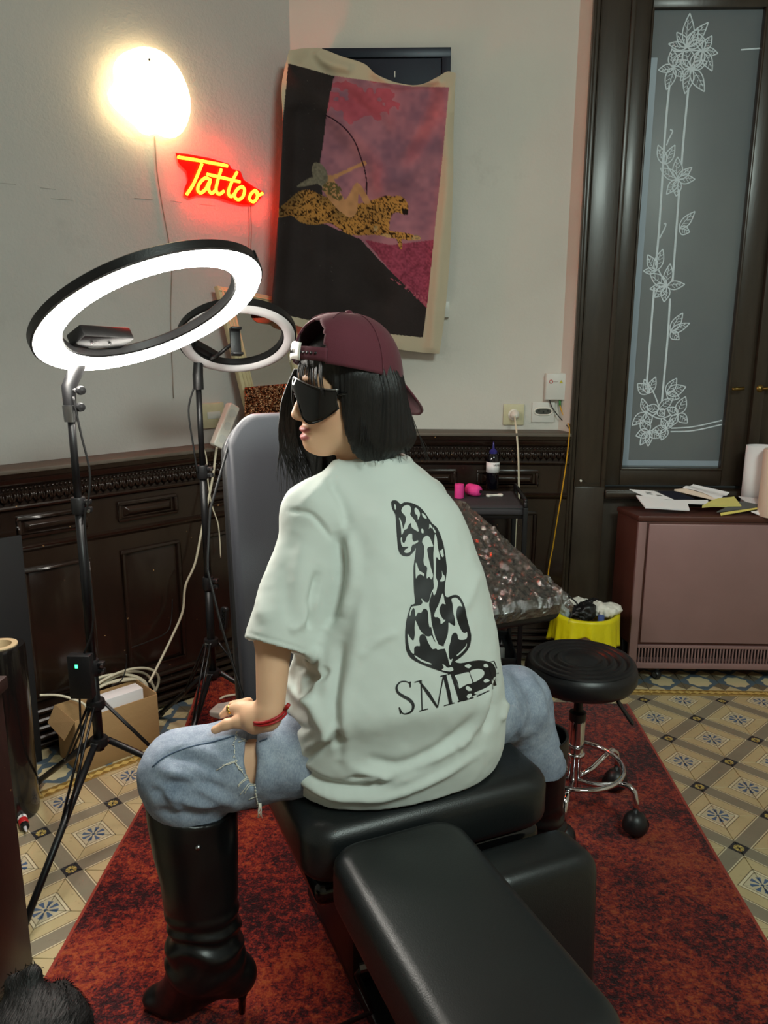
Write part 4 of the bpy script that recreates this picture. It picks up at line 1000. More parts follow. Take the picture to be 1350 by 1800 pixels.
# hem bands stitched round sleeve and bottom
def on_shirt(x, y, lift=.0006):
    r = Vector(ray(x, y)).normalized(); hit = bvh.ray_cast(Vector(CP), r)
    return None if hit[0] is None else hit[0]-r*lift+Vector((0, 0, 0))
from mathutils.geometry import delaunay_2d_cdt
def decal(name, polys, m, lift, parent, step=6.0):
    """printed area: outline triangulated flat, then laid onto the cloth"""
    g = G()
    for poly in polys:
        pts = []
        for i, p in enumerate(poly):                                    # split long outline edges so they follow the cloth
            q = poly[(i+1) % len(poly)]; n = max(1, int(math.hypot(q[0]-p[0], q[1]-p[1])/step)); pts += [(p[0]+(q[0]-p[0])*k/n, p[1]+(q[1]-p[1])*k/n) for k in range(n)]
        k = len(pts); xs = [p[0] for p in pts]; ys = [p[1] for p in pts]
        inn = [(x, y) for x in np.arange(min(xs)+step/2, max(xs), step) for y in np.arange(min(ys)+step/2, max(ys), step)]
        r_ = delaunay_2d_cdt([Vector(p) for p in pts+inn], [(i, (i+1) % k) for i in range(k)], [list(range(k))], 1, 1e-5)
        V2, F2 = r_[0], r_[2]; mp = {}
        for i, v in enumerate(V2):
            p = on_shirt(v.x, v.y, lift)
            if p is not None: mp[i] = len(g.v); g.v.append(tuple(p-PO))
        for f_ in F2:
            if all(i in mp for i in f_) and max((Vector(g.v[mp[f_[0]]])-Vector(g.v[mp[i]])).length for i in f_) < .05: g.f.append(tuple(mp[i] for i in f_)); g.mi.append(0)
    if not g.f: return None
    return g.obj(name, m, parent, smooth=True)
zp = lambda L: [(x/4.2875+660, y/4.2875+860) for x, y in L]       # points read off an enlarged crop of the print
sm = lambda L, n=4: [tuple(p) for p in spline(L, n, True)]
body_blk = zp([(118, 95), (140, 82), (165, 88), (190, 112), (215, 98), (270, 102), (330, 130), (380, 185), (425, 255), (465, 290), (500, 370), (522, 460), (535, 560), (538, 620), (525, 720), (525, 800), (550, 812), (580, 798), (620, 798), (650, 830), (675, 890), (688, 960), (705, 1030), (722, 1100), (715, 1170), (690, 1220), (640, 1270), (600, 1298),
    (640, 1310), (700, 1300), (780, 1288), (850, 1298), (890, 1320), (910, 1370), (905, 1430), (880, 1480), (800, 1525), (735, 1560), (690, 1590), (640, 1598), (620, 1560), (625, 1500), (610, 1450), (590, 1400), (540, 1388), (480, 1368), (400, 1340), (330, 1310), (270, 1275), (235, 1220), (225, 1150), (225, 1060), (235, 980), (255, 910), (270, 870), (298, 860), (292, 780), (288, 680), (288, 580), (300, 500), (305, 440), (295, 462), (260, 500), (225, 505), (190, 490), (172, 450), (165, 390), (160, 320), (155, 250), (150, 190), (128, 150)])
W = []
W += [[(142, 115), (152, 118), (154, 150), (146, 152)], [(195, 160), (210, 130), (240, 118), (262, 130), (268, 160), (262, 190), (285, 220), (310, 260), (325, 310), (318, 318), (290, 300), (272, 285), (268, 255), (250, 270), (238, 298), (220, 305), (205, 335), (196, 340), (192, 290), (186, 250), (178, 220), (184, 218), (200, 260), (208, 300), (218, 270), (228, 240), (226, 205), (205, 180)],
 [(295, 145), (310, 142), (332, 170), (334, 200), (320, 230), (316, 200), (298, 180)], [(350, 180), (370, 192), (386, 215), (380, 222), (358, 208)], [(408, 260), (425, 280), (428, 300), (412, 285), (402, 300), (405, 285)], [(345, 300), (360, 302), (362, 330), (348, 328)], [(432, 285), (455, 320), (448, 328), (436, 308)],
 [(190, 372), (200, 362), (202, 395), (215, 405), (225, 390), (240, 350), (262, 335), (276, 340), (278, 375), (290, 395), (318, 385), (322, 396), (300, 412), (280, 420), (270, 440), (266, 465), (250, 478), (228, 480), (216, 470), (225, 455), (246, 440), (240, 432), (210, 435), (196, 420)],
 [(352, 400), (360, 370), (385, 350), (408, 362), (425, 400), (435, 430), (415, 432), (395, 440), (390, 460), (400, 520), (420, 600), (432, 640), (432, 660), (420, 680), (405, 660), (388, 672), (385, 640), (390, 600), (385, 582), (368, 570), (362, 540), (366, 490), (366, 430)],
 [(446, 345), (458, 350), (465, 390), (470, 440), (485, 500), (488, 530), (476, 530), (462, 512), (456, 530), (455, 600), (455, 660), (470, 700), (465, 740), (455, 780), (440, 800), (430, 770), (420, 800), (408, 840), (404, 880), (415, 930), (420, 980), (430, 1040), (450, 1110), (475, 1170), (465, 1172), (436, 1110), (420, 1040), (408, 1040), (400, 1000), (396, 930), (384, 905), (362, 902), (345, 930), (320, 930), (302, 960), (296, 910), (285, 895), (268, 925), (262, 955), (256, 940), (270, 890), (300, 880), (340, 872), (355, 850), (345, 830), (350, 825), (372, 850), (400, 850), (412, 810), (425, 770), (440, 740), (436, 680), (440, 600), (436, 500), (440, 440)],
 [(485, 460), (495, 462), (508, 448), (512, 480), (515, 500), (505, 512), (492, 492)], [(500, 612), (508, 640), (522, 655), (520, 690), (490, 695), (486, 688), (502, 660)], [(302, 560), (312, 565), (328, 610), (350, 625), (368, 640), (362, 655), (338, 640), (315, 655), (304, 668)],
 [(505, 785), (515, 810), (522, 850), (528, 868), (505, 862), (490, 880), (482, 910), (490, 945), (510, 980), (528, 985), (512, 1005), (492, 1015), (488, 985), (470, 965), (450, 965), (442, 950), (455, 910), (475, 870), (492, 820)],
 [(572, 830), (590, 818), (615, 820), (640, 850), (655, 885), (640, 880), (622, 885), (612, 910), (608, 950), (620, 1000), (640, 1050), (660, 1080), (680, 1082), (690, 1075), (692, 1110), (680, 1130), (650, 1135), (625, 1128), (618, 1095), (598, 1080), (575, 1100), (565, 1150), (552, 1200), (555, 1270), (568, 1285), (582, 1275), (570, 1310), (560, 1325), (548, 1280), (530, 1220), (515, 1180), (530, 1140), (545, 1090), (550, 1040), (552, 1005), (575, 1020), (600, 1028), (598, 980), (585, 920), (582, 870)],
 [(612, 1250), (640, 1225), (678, 1185), (688, 1160), (684, 1190), (650, 1230), (618, 1256)], [(300, 990), (312, 1010), (335, 1060), (370, 1100), (400, 1110), (425, 1105), (440, 1140), (470, 1165), (495, 1180), (515, 1185), (525, 1200), (490, 1205), (470, 1210), (455, 1200), (430, 1205), (412, 1180), (395, 1150), (380, 1110), (360, 1090), (335, 1105), (330, 1140), (335, 1180), (312, 1180), (292, 1195), (290, 1240), (265, 1220), (250, 1170), (243, 1110), (245, 1090), (262, 1120), (285, 1140), (296, 1100), (295, 1040)],
 [(300, 1252), (350, 1285), (418, 1312), (412, 1320), (345, 1298), (298, 1262)], [(505, 1318), (520, 1325), (545, 1345), (575, 1340), (588, 1360), (572, 1372), (545, 1372), (500, 1362), (515, 1345)],
 [(672, 1330), (700, 1318), (722, 1330), (708, 1348), (688, 1345)], [(815, 1322), (838, 1315), (852, 1335), (842, 1342), (820, 1340)], [(598, 1404), (640, 1392), (700, 1378), (712, 1400), (725, 1440), (728, 1462), (690, 1470), (655, 1490), (632, 1502), (625, 1470), (612, 1430)],
 [(712, 1372), (760, 1355), (800, 1358), (820, 1378), (815, 1405), (790, 1430), (742, 1455), (732, 1430)], [(815, 1442), (835, 1428), (860, 1440), (850, 1452), (825, 1458)], [(680, 1500), (692, 1482), (720, 1500), (728, 1515), (700, 1520)], [(688, 1560), (700, 1545), (722, 1540), (725, 1560), (700, 1578)], [(745, 1535), (790, 1515), (835, 1495), (872, 1470), (880, 1480), (840, 1512), (800, 1530), (770, 1545)]]
pr = decal('leopard_print', [sm(body_blk, 2)], 'print_black', .0009, shirt)
decal('leopard_print_spots', [sm(zp(w), 3) for w in W], 'shirt', .0016, pr)
def stroke(pts, w):
    P_ = np.array(pts, float); out_l, out_r = [], []
    for i in range(len(P_)):
        t = P_[min(i+1, len(P_)-1)]-P_[max(i-1, 0)]; t /= np.linalg.norm(t)+1e-9; n = np.array([-t[1], t[0]]); ww = w[i] if isinstance(w, (list, tuple)) else w
        out_l.append(tuple(P_[i]+n*ww/2)); out_r.append(tuple(P_[i]-n*ww/2))
    return out_l+out_r[::-1]
S1 = [tuple(p) for p in spline([(262, 1490), (255, 1462), (225, 1448), (185, 1455), (160, 1490), (170, 1530), (210, 1560), (255, 1585), (285, 1625), (275, 1670), (235, 1692), (205, 1688), (185, 1650)], 4)]
wS = [float(q) for q in np.interp(np.linspace(0, 1, len(S1)), [0, .2, .5, .62, .85, 1], [4, 9, 22, 24, 10, 4])]
LET = [stroke(S1, wS), [(255, 1452), (268, 1448), (266, 1495), (258, 1492)], [(175, 1645), (185, 1642), (196, 1690), (186, 1694)]]
LET += [stroke([(345, 1446), (352, 1665)], 9), stroke([(330, 1445), (400, 1540), (468, 1645)], [10, 26, 14]), stroke([(468, 1645), (512, 1410)], 9), stroke([(522, 1405), (550, 1520), (568, 1615)], [26, 26, 26]),
        stroke([(295, 1455), (350, 1440)], 8), stroke([(490, 1410), (540, 1398)], 8), stroke([(332, 1672), (398, 1655)], 8), stroke([(518, 1632), (595, 1610)], 8)]
LET += [stroke([(545, 1395), (612, 1375)], 8), stroke([(578, 1390), (640, 1590)], 22), stroke([(622, 1602), (740, 1570)], 9), stroke([(705, 1370), (742, 1540)], 18), stroke([(765, 1560), (885, 1505)], 9), stroke([(858, 1320), (905, 1480)], 18), stroke([(860, 1302), (895, 1295), (915, 1350)], 7), stroke([(895, 1392), (930, 1385)], 7), stroke([(885, 1505), (882, 1465)], 7)]
decal('lettering', [zp(l) for l in LET], 'print_black', .0013, shirt, 9)
# ---- jeans
def denim_material():
    m, nt, bs = new_mat('denim'); v = coords(nt)
    big = NX(nt, tex_noise(nt, v, 7, 4, .6)); fine = NX(nt, tex_noise(nt, coords(nt, 'Object', (1, 1, .35)), 420, 3, .7)); mid = NX(nt, tex_noise(nt, v, 70, 4, .6))
    col = ramp(nt, big*.55+mid*.25+fine*.45-.12, [(.25, (92, 104, 122)), (.5, (144, 155, 172)), (.8, (192, 200, 210))])
    nt.links.new(col, bs.inputs['Base Color']); bs.inputs['Roughness'].default_value = .9; bs.inputs['Specular IOR Level'].default_value = .15
    bump(nt, bs, fine*.5+mid*.5, .35, .0015); return m
MT['denim'] = denim_material()
MT['thread'] = mat('cotton_thread', (226, 222, 208), .9); MT['seam'] = mat('denim_seam', (70, 86, 108), .9)
Lcf = at_d(348, 1515, 1.592); Rcf = at_d(955, 1345, 1.925)
j = [('u', rcone(Lhip, Lkn, .098, .084), .03), ('u', rcone(Rhip, Rkn, .098, .087), .03), ('u', ellip((0, 1.5, .665), (.17, .125, .105)), .05),
     ('u', rcone(Lkn+np.array([.004, 0, .0]), Lcf, .080, .050), .03), ('u', rcone(Rkn, Rcf, .084, .055), .03)]
# torn slit across the left thigh just above the knee
cut0, cut1 = at_d(436, 1288, 1.44), at_d(447, 1392, 1.46)
cutd = (cut1-cut0)/np.linalg.norm(cut1-cut0); cutx = np.array([.95, .2, .1]); cutx = cutx-cutd*(cutx@cutd); cutx /= np.linalg.norm(cutx); cuty = np.cross(cutd, cutx)
def slit(p):
    q = p-(cut0*.48+cut1*.52); t = q@cutd; u = q@cutx; v = q@cuty
    k = np.sqrt((t/.064)**2+((u+.004*np.sin(40*t))/.0125)**2); return np.maximum((k-1)*.012, np.abs(v)-.075)
j += [('s', slit, .003)]
V, Q = sdf_mesh(j, (-.68, 1.25, .40), (.46, 2.02, .80), .0042)
V = smooth_verts(V, Q, 1, .4); N = vnormals(V, Q)
fj = [([(262, 1400), (320, 1375), (400, 1390)], 10, -.009), ([(275, 1350), (330, 1370), (380, 1400), (430, 1420)], 10, .008), ([(290, 1330), (340, 1335), (400, 1370)], 9, -.007), ([(285, 1385), (330, 1410), (390, 1415)], 8, .008), ([(270, 1425), (330, 1432), (400, 1425)], 8, -.008),
      ([(268, 1375), (300, 1400), (318, 1440)], 8, .006), ([(300, 1310), (360, 1320), (415, 1345)], 10, .004), ([(455, 1300), (470, 1350), (460, 1410)], 12, .004),
      ([(270, 1346), (310, 1318), (370, 1305), (420, 1294)], 2.2, -.003),
      ([(895, 1170), (930, 1220), (940, 1290)], 8, -.006), ([(915, 1170), (950, 1220), (960, 1280)], 8, .006), ([(890, 1200), (912, 1260), (915, 1300)], 7, .006), ([(880, 1180), (893, 1230), (896, 1290)], 5, -.006), ([(940, 1180), (965, 1230), (968, 1270)], 6, -.004)]
V = V+N*(ridges(V, fj)+vnoise(V, 24, 9)*.003+vnoise(V, 60, 5)*.0009)[:, None]
V = smooth_verts(V, Q, 1, .3)
jeans = np_obj('jeans', V, Q, 'denim', person, None, PO)
jb = BVHTree.FromPolygons([tuple(q) for q in V], [tuple(q) for q in Q.tolist()])
def on_mesh(t, x, y, lift):
    r = Vector(ray(x, y)).normalized(); h_ = t.ray_cast(Vector(CP), r)[0]
    return None if h_ is None else h_-r*lift-PO
def strand_obj(name, paths, r, m, parent, t=jb, lift=.0025):
    g = G()
    for p in paths:
        q = [on_mesh(t, x, y, lift) for x, y in spline(p, 4)]; q = [a for a in q if a is not None]
        q = [a for i, a in enumerate(q) if i == 0 or (a-q[i-1]).length < .03]
        if len(q) > 2: g.tube(q, [r]*len(q), 5)
    return g.obj(name, m, parent, smooth=True) if g.v else None
zq = lambda L: [(x/6.428+360, y/6.428+1180) for x, y in L]
thr = [[(350, 1010), (250, 1045), (190, 1085), (130, 1118)], [(345, 1020), (270, 1050), (200, 1060)], [(340, 1030), (380, 1075), (395, 1110), (520, 1112), (535, 1140)], [(550, 1240), (490, 1205), (420, 1240), (375, 1290)], [(555, 1250), (480, 1225), (410, 1265), (380, 1305)], [(560, 1275), (500, 1270), (450, 1330), (400, 1395)], [(565, 1290), (510, 1290), (470, 1340), (450, 1380)], [(500, 1450), (530, 1435), (560, 1425)], [(380, 800), (430, 785), (470, 790)], [(410, 760), (450, 770), (480, 800)]]
strand_obj('loose_threads', [zq(t_) for t_ in thr], .0009, 'thread', jeans)['kind'] = 'stuff'
random.seed(3); fr = []
for edge in ([(360, 680), (335, 830), (345, 980), (400, 1110), (470, 1195)], [(480, 800), (475, 920), (490, 1060), (530, 1160), (565, 1290), (580, 1420), (600, 1500), (640, 1530)]):
    for x, y in spline(edge, 9):
        a = random.uniform(0, 6.28); l = random.uniform(8, 22); fr.append(zq([(x, y), (x+l*.5*math.cos(a)+3, y+l*.5*math.sin(a)), (x+l*math.cos(a), y+l*math.sin(a)+4)]))
strand_obj('frayed_edge', fr, .0009, 'thread', jeans)['kind'] = 'stuff'
strand_obj('outer_seam', [[(268, 1348), (290, 1330), (330, 1314), (370, 1305), (412, 1293)], [(444, 1308), (470, 1298)]], .0016, 'seam', jeans, jb, .0012)
hang = G()
for k in range(6):
    p = on_mesh(jb, 452, 1412, .002)
    if p is None: break
    q0 = p+Vector((random.uniform(-.004, .008), 0, 0)); hang.tube([q0, q0+Vector((random.uniform(-.004, .004), -.003, -.014)), q0+Vector((random.uniform(-.008, .006), -.003, -.030))], [.0012, .0009, .0005], 5)
if hang.v: tag(hang.obj('frayed_hem', 'thread', jeans, smooth=True), kind='stuff')
# ---- boots
MT['boot'] = mat('boot_leather', (14, 14, 15), .36, 0, .1, 10, .12, 160, bdist=.001)
def boot(name, top, ank, hb, toe, rt, ra, lo_, hi_, slitc=None, tilt=(0, 0, 1)):
    """top/ank: shaft ends, hb: heel point on the rug, toe: tip"""
    top, ank, hb, toe = [np.array(q, float) for q in (top, ank, hb, toe)]
    fd = toe-hb; fd[2] = 0; fd /= np.linalg.norm(fd); z = np.array([0, 0, 1.0])
    ball_ = hb*.32+toe*.68+z*.030; ball_[2] = .042
    heel = hb+z*.105+fd*.012
    o = [('u', rcone(top+(top-ank)*.1, ank, rt, ra), .02), ('u', rcone(ank, heel+z*.005, ra, .040), .03), ('u', rcone(heel, ball_, .036, .035), .03), ('u', rcone(ank-z*.02+fd*.02, ball_+z*.006, ra*.85, .034), .045), ('u', rcone(ball_, toe+z*.022-fd*.025, .035, .020), .02),
         ('u', ellip(toe+z*.024-fd*.03, (.036, .030, .02)), .02)]
    o += [('s', halfspace(top+np.array(tilt)*0, np.array(tilt, float)*-1), .002)] if False else [('i', halfspace(top, tilt), .002)]
    o += [('s', rcone(top+(top-ank)*.3, top+(ank-top)*.30, rt-.004, (rt+ra)/2-.012), .002)]
    if slitc is not None: o += [('s', slitc, .004)]
    o += [('i', halfspace((0, 0, .0135), (0, 0, -1)), .002)]
    V, Q = sdf_mesh(o, lo_, hi_, .0040); V = smooth_verts(V, Q, 1, .4); N = vnormals(V, Q)
    t = np.clip(1-np.abs(V[:, 2]-(ank[2]+.03))/.10, 0, 1)
    V = V+N*(t*.006*np.sin(V[:, 2]*120+6*vnoise(V, 12, 2))+vnoise(V, 16, 8)*.003)[:, None]
    ob = np_obj(name, V, Q, 'boot', person, None, PO)
    hp_ = heel+z*-.02-fd*.012
    hs = G().tube([Vector(hp_)-PO, Vector(hp_*.6+hb*.4-fd*.002)-PO, Vector(hb+z*.012)-PO], [.022, .0085, .0068], 14).obj('heel', 'black_gloss', ob, smooth=True)
    return ob
ltop, lank = at_d(337, 1408, 1.575), at_d(364, 1672, 1.615)
slc = ellip(at_d(396, 1490, 1.50), (.017, .06, .062))
lb = boot('boot', ltop, lank, (-.345, 1.395, .012), (-.560, 1.42, .012), .092, .066, (-.64, 1.26, .005), (-.24, 1.58, .66), slc, (.16, .05, 1))
lb['label'] = 'left boot planted on the rug'
sp = at_d(348, 1490, 1.49); jb2 = BVHTree.FromPolygons([tuple(Vector(v.co)+PO) for v in lb.data.vertices], [tuple(p.vertices) for p in lb.data.polygons])
h_ = jb2.ray_cast(Vector(CP), Vector(ray(348, 1490)).normalized())[0]
if h_: G().lathe([(0, .004), (.004, .003), (.006, 0), (.006, -.003)], 12, axis_M(h_-PO, (0.1, -1, .3))).obj('stud', 'steel', lb, smooth=True)
rtop = at_d(948, 1290, 1.935); rb_o = boot('boot', rtop, (.36, 1.86, .16), (.345, 1.80, .012), (.44, 2.0, .012), .075, .055, (.22, 1.70, .005), (.52, 2.10, .66), None, (-.1, 0, 1))
# ---- bracelet and ring
MT['gold'] = mat('gold', (205, 165, 85), .25, 1.0)
wc = Lwr+np.array([.004, 0, .012])
G().tube([Vector(wc+np.array([.031*math.cos(t), .030*math.sin(t), .010*math.cos(t)-.004]))-PO for t in np.linspace(0, 2*math.pi, 36, endpoint=False)], .0028, 7, True).obj('bracelet', 'red', person, smooth=True)
G().tube([Vector(wc+np.array([.0315*math.cos(t), .0305*math.sin(t), .008*math.cos(t)-.010]))-PO for t in np.linspace(0, 2*math.pi, 36, endpoint=False)], .0022, 7, True).obj('bracelet', 'red', person, smooth=True)
kn = wc+np.array([.033, -.010, .012]); G().tube([Vector(kn)-PO, Vector(kn+np.array([.006, 0, .010]))-PO], .004, 7).obj('bracelet_knot', 'red', person, smooth=True)
r0_, r1_ = at_d(409, 1246, 1.515), at_d(399, 1251, 1.52); G().lathe([(.0088, -.003), (.0104, -.003), (.0108, 0), (.0104, .003), (.0088, .003)], 24, axis_M(Vector(r0_*.7+r1_*.3)-PO, Vector(r1_-r0_))).obj('finger_ring', 'gold', person, smooth=True)
# ---- hair
MT['hair'] = mat('black_hair', (13, 12, 14), .44, 0, .3, 4, .5, 60, stretch=(14, 14, .6), bdist=.003, spec=.6)
h = [('u', ellip(hw(-.014, 0, .034), (.098, .081, .099), HR), .02),
     ('u', ellip(hw(-.030, .066, -.035), (.062, .024, .105), HR), .03), ('u', rcone(hw(-.045, .054, -.01), hw(-.062, .060, -.100), .040, .030), .03),
     ('u', rcone(hw(-.070, .015, .0), hw(-.105, .03, -.092), .048, .038), .03), ('u', rcone(hw(-.060, -.04, .0), hw(-.075, -.045, -.115), .045, .03), .04),
     ('u', rcone(hw(.0, .07, .03), hw(-.020, .064, -.088), .025, .020), .02),
     ('u', rcone(hw(.045, -.066, .03), hw(.050, -.076, -.10), .026, .024), .03), ('u', rcone(hw(.050, -.076, -.09), hw(.035, -.074, -.20), .024, .010), .02), ('u', rcone(hw(.0, -.072, .0), hw(.0, -.085, -.17), .03, .02), .03),
     ('u', ellip(hw(.060, .018, .060), (.032, .050, .026), HR), .02),
     ('s', ellip(hw(.074, .012, -.045), (.066, .060, .092), HR), .012), ('s', ellip(hw(.098, .0, -.02), (.05, .05, .068), HR), .01), ('s', ellip(hw(.02, .0, -.125), (.05, .034, .05), HR), .01)]
V, Q = sdf_mesh(h, HC_-.32, HC_+.26, .0034)
V = smooth_verts(V, Q, 2, .5); N = vnormals(V, Q); L_ = (V-HC_)@HR
ang = np.arctan2(L_[:, 1], L_[:, 0]); gz = vnoise(np.stack([ang*16, L_[:, 2]*5, 0*ang], 1), 1.0, 1)+.6*vnoise(np.stack([ang*40, L_[:, 2]*7, 0*ang], 1), 1.0, 2)
V = V+N*(gz*.0028*np.clip((.10-L_[:, 2])/.06, .1, 1))[:, None]
hair = np_obj('hair', V, Q, 'hair', person, None, PO)
g = G(); random.seed(11)
def lock(p0, p1, p2, p3, r): g.tube([Vector(q)-PO for q in spline([p0, p1, p2, p3], 5)], [r*(1-.85*k/15) for k in range(16)], 4)
for k in range(150):                                                   # far-side strands in front of the chest
    u = random.uniform(-1, 1); e = random.uniform(-.035, .02)
    lock(hw(.070+.014*u, -.066, .04), hw(.088+.022*u, -.078, -.03), hw(.084+.032*u, -.080, -.12), hw(.072+.036*u+e, -.074, -.20+random.uniform(-.03, .03)), random.uniform(.001, .0026))
for k in range(130):                                                   # near side and back curtain
    a = random.uniform(.02, 1); x0 = .005-.125*a; y0 = .088-.05*a*a
    lock(hw(x0*.9, y0*.8, .0), hw(x0-.002, y0, -.03), hw(x0-.008*a, y0+.004, -.085), hw(x0-.018*a+random.uniform(-.01, .01), y0+.004, -.122+random.uniform(-.022, .022)), random.uniform(.001, .0024))
for k in range(70):                                                   # wisps over the forehead and glasses
    y = random.uniform(-.06, .07); lock(hw(.072, y*.8, .075), hw(.092-.3*abs(y), y, .055), hw(.098-.35*abs(y), y*1.1, .03), hw(.094-.35*abs(y), y*1.15-.005, .005+random.uniform(-.012, .01)), random.uniform(.0012, .0028))
for k in range(10):                                                   # flyaways behind the shoulder
    lock(hw(-.13, .04, -.05), hw(-.145, .045, -.09), hw(-.15-random.uniform(0, .02), .05, -.12), hw(-.155-random.uniform(0, .03), .05, -.15), .0006)
tag(g.obj('hair_strands', 'hair', hair, smooth=True), kind='stuff')
# ---- cap worn backwards
MT['cap'] = mat('cap_cotton', (92, 34, 48), .85, 0, .08, 18, .15, 500, sheen=.15)
ca = math.radians(20); CR = HR@np.array([[math.cos(ca), -math.sin(ca), 0], [math.sin(ca), math.cos(ca), 0], [0, 0, 1.0]])
def cwp(x, y, z): return Vector(HC_+CR@np.array([x-.012, y, z]))-PO
def rim(t): return .034+.026*math.cos(t)
def dome(t, s_, off=0.0):
    """t azimuth from the opening, s_ 0 rim .. 1 crown"""
    e = s_*math.pi/2; c = max(math.cos(e), 0)**.78; z = rim(t)*(1-s_)+.036*s_+(.112+off)*math.sin(e)**.92
    pl = 1+.006*math.cos(6*t)*(1-s_)
    return cwp((.117+off)*c*math.cos(t)*pl, (.098+off)*c*math.sin(t)*pl, z)
nt_, ns_ = 120, 34; v = []; f = []
for k in range(ns_+1):
    for i in range(nt_): v.append(tuple(dome(2*math.pi*i/nt_, k/ns_)))
for k in range(ns_):
    for i in range(nt_):
        t = 2*math.pi*(i+.5)/nt_; t = t-2*math.pi if t > math.pi else t; s_ = (k+.5)/ns_
        if abs(t) < .50 and .17 < s_ < .17+.42*math.sqrt(max(0, 1-(t/.50)**2)): continue
        if abs(t) < .50 and s_ <= .17: continue
        f.append((k*nt_+i, k*nt_+(i+1) % nt_, (k+1)*nt_+(i+1) % nt_, (k+1)*nt_+i))
cap = G().add(v, f).obj('cap', 'cap', person, smooth=True, solid=.004)
g = G()
for k in range(6):
    t = k*math.pi/3+math.pi/6
    g.tube([dome(t, s_, .0028) for s_ in np.linspace(.0 if abs((t+math.pi) % (2*math.pi)-math.pi) > .6 else .62, 1, 14)], .0011, 5)
g.obj('panel_seams', 'cap', cap, smooth=True)
G().lathe([(0, .006), (.006, .004), (.009, 0), (.009, -.002)], 14, Matrix.Translation(dome(0, 1, .003))).obj('cap_button', 'cap', cap, smooth=True)
st_ = G(); st_.grid(lambda u, w: tuple(dome(-.56+1.12*u, .015+.145*w, .0035)), 24, 3); sto = st_.obj('strap', 'cap', cap, smooth=True, solid=.003)
for k in range(5):
    t = .02+.085*k; p = dome(t, .09, .0058); n = (p-dome(t, .09, 0)).normalized(); G().lathe([(0, .0012), (.0026, .001), (.0028, 0)], 10, axis_M(p, n)).obj('strap_hole', 'black_plastic', sto, smooth=True)
tg = G(); tg.grid(lambda u, w: tuple(dome(-.60+.62*u, .0+.19*w+.02*math.sin(3*u), .0075)), 10, 4); tgo = tg.obj('fabric_tag', 'white_plastic', sto, smooth=True, solid=.001)
for k in range(6):
    g = G(); t = -.42+.045*k; g.tube([dome(t, .075, .009), dome(t+.010, .12 if k % 2 else .105, .009), dome(t+.018, .08, .009)], .0006, 4); g.obj('tag_lettering', 'print_black', tgo)
bg = G()
def brim(u, w):
    t = math.pi+(-.92+1.84*u); k = math.cos((u-.5)*2.2)
    p = dome(t, .0, .0); d_ = Vector(CR@np.array([-1, .0, 0])); return tuple(p+d_*(.072*w*max(k, 0)**.6)+Vector((0, 0, -.066*w*max(k, 0)**.7-.004*w*w))+Vector(CR@np.array([0, 1, 0]))*0)
bg.grid(brim, 30, 8); bg.obj('brim', 'cap', cap, smooth=True, solid=.005)
# ---- wraparound sunglasses
def lens_pt(t, w, off=0.0):
    zt_ = .030-.010*abs(math.sin(t))+.006*math.cos(3*t); a = abs(t)
    zb = -.054+.058*math.exp(-(a/.30)**2)+.034*max(0, (a-.42)/.78)**2
    z = zt_+(zb-zt_)*w; x = (.108+off)*math.cos(t)**.9 if abs(t) < 1.5 else 0; y = (.080+off)*math.sin(t)
    return Vector(hw(x-.004+.004*math.sin(w*3.14), y, z-.008))-PO
lg_ = G(); lg_.grid(lambda u, w: tuple(lens_pt(-1.15+2.35*u, w)), 48, 10)
lens = lg_.obj('sunglasses', mat('sunglass_lens', (6, 6, 8), .06, coat=.5), person, smooth=True, solid=.003)
G().tube([lens_pt(-1.15+2.35*u, 0, .001) for u in np.linspace(0, 1, 40)], .0014, 6).obj('frame_rim', 'steel', lens, smooth=True)
G().tube([lens_pt(-1.15+2.35*u, 1, .001) for u in np.linspace(0, 1, 40)], .0010, 6).obj('frame_rim', 'black_metal', lens, smooth=True)
G().tube([lens_pt(1.2, .3), Vector(hw(-.005, .082, .008))-PO, Vector(hw(-.07, .078, .0))-PO], .003, 8).obj('temple', 'black_gloss', lens, smooth=True)
G().tube([lens_pt(-1.15, .3), Vector(hw(-.005, -.082, .008))-PO, Vector(hw(-.07, -.078, .0))-PO], .003, 8).obj('temple', 'black_gloss', lens, smooth=True)
# ================================================================== THINGS ON THE WALLS
# --- moon-shaped wall lamp
zo = lambda L: [(x/2.596, y/2.596) for x, y in L]
def wl(x, y, off=0.0): return Vector(on_left(x, y, off))
mo = zo([(660, 212), (740, 235), (800, 290), (845, 370), (868, 450), (865, 530), (835, 600), (790, 630), (745, 625), (710, 610), (680, 618), (640, 605), (615, 575), (560, 530), (510, 480), (490, 425), (520, 370), (515, 310), (545, 255), (600, 225)])
mo = [tuple(p) for p in spline(mo, 3, True)]; mc = np.mean(mo, 0); mo_o = wl(*mc)
MT['moon_glow'] = mat_emit('moon_glow', (1.0, .72, .36), 7.0)
moon = tag(empty('wall_lamp', mo_o), 'glowing warm white moon-shaped lamp on the wall above the neon sign', 'lamp')
g = G(); rings_ = [(1, .03), (1.0, .045), (.96, .06), (.85, .075), (.65, .088), (.4, .095), (.15, .098)]; v = []
for sc_, off in rings_:
    for x, y in mo: v.append(tuple(wl(mc[0]+(x-mc[0])*sc_, mc[1]+(y-mc[1])*sc_, off)-mo_o))
k = len(mo); f = [(i*k+j_, i*k+(j_+1) % k, (i+1)*k+(j_+1) % k, (i+1)*k+j_) for i in range(len(rings_)-1) for j_ in range(k)]+[tuple(range((len(rings_)-1)*k, len(rings_)*k)), tuple(range(k-1, -1, -1))]
g.add(v, f).obj('shade', 'moon_glow', moon, smooth=True, auto=1.0)
nL = Vector(-NL)
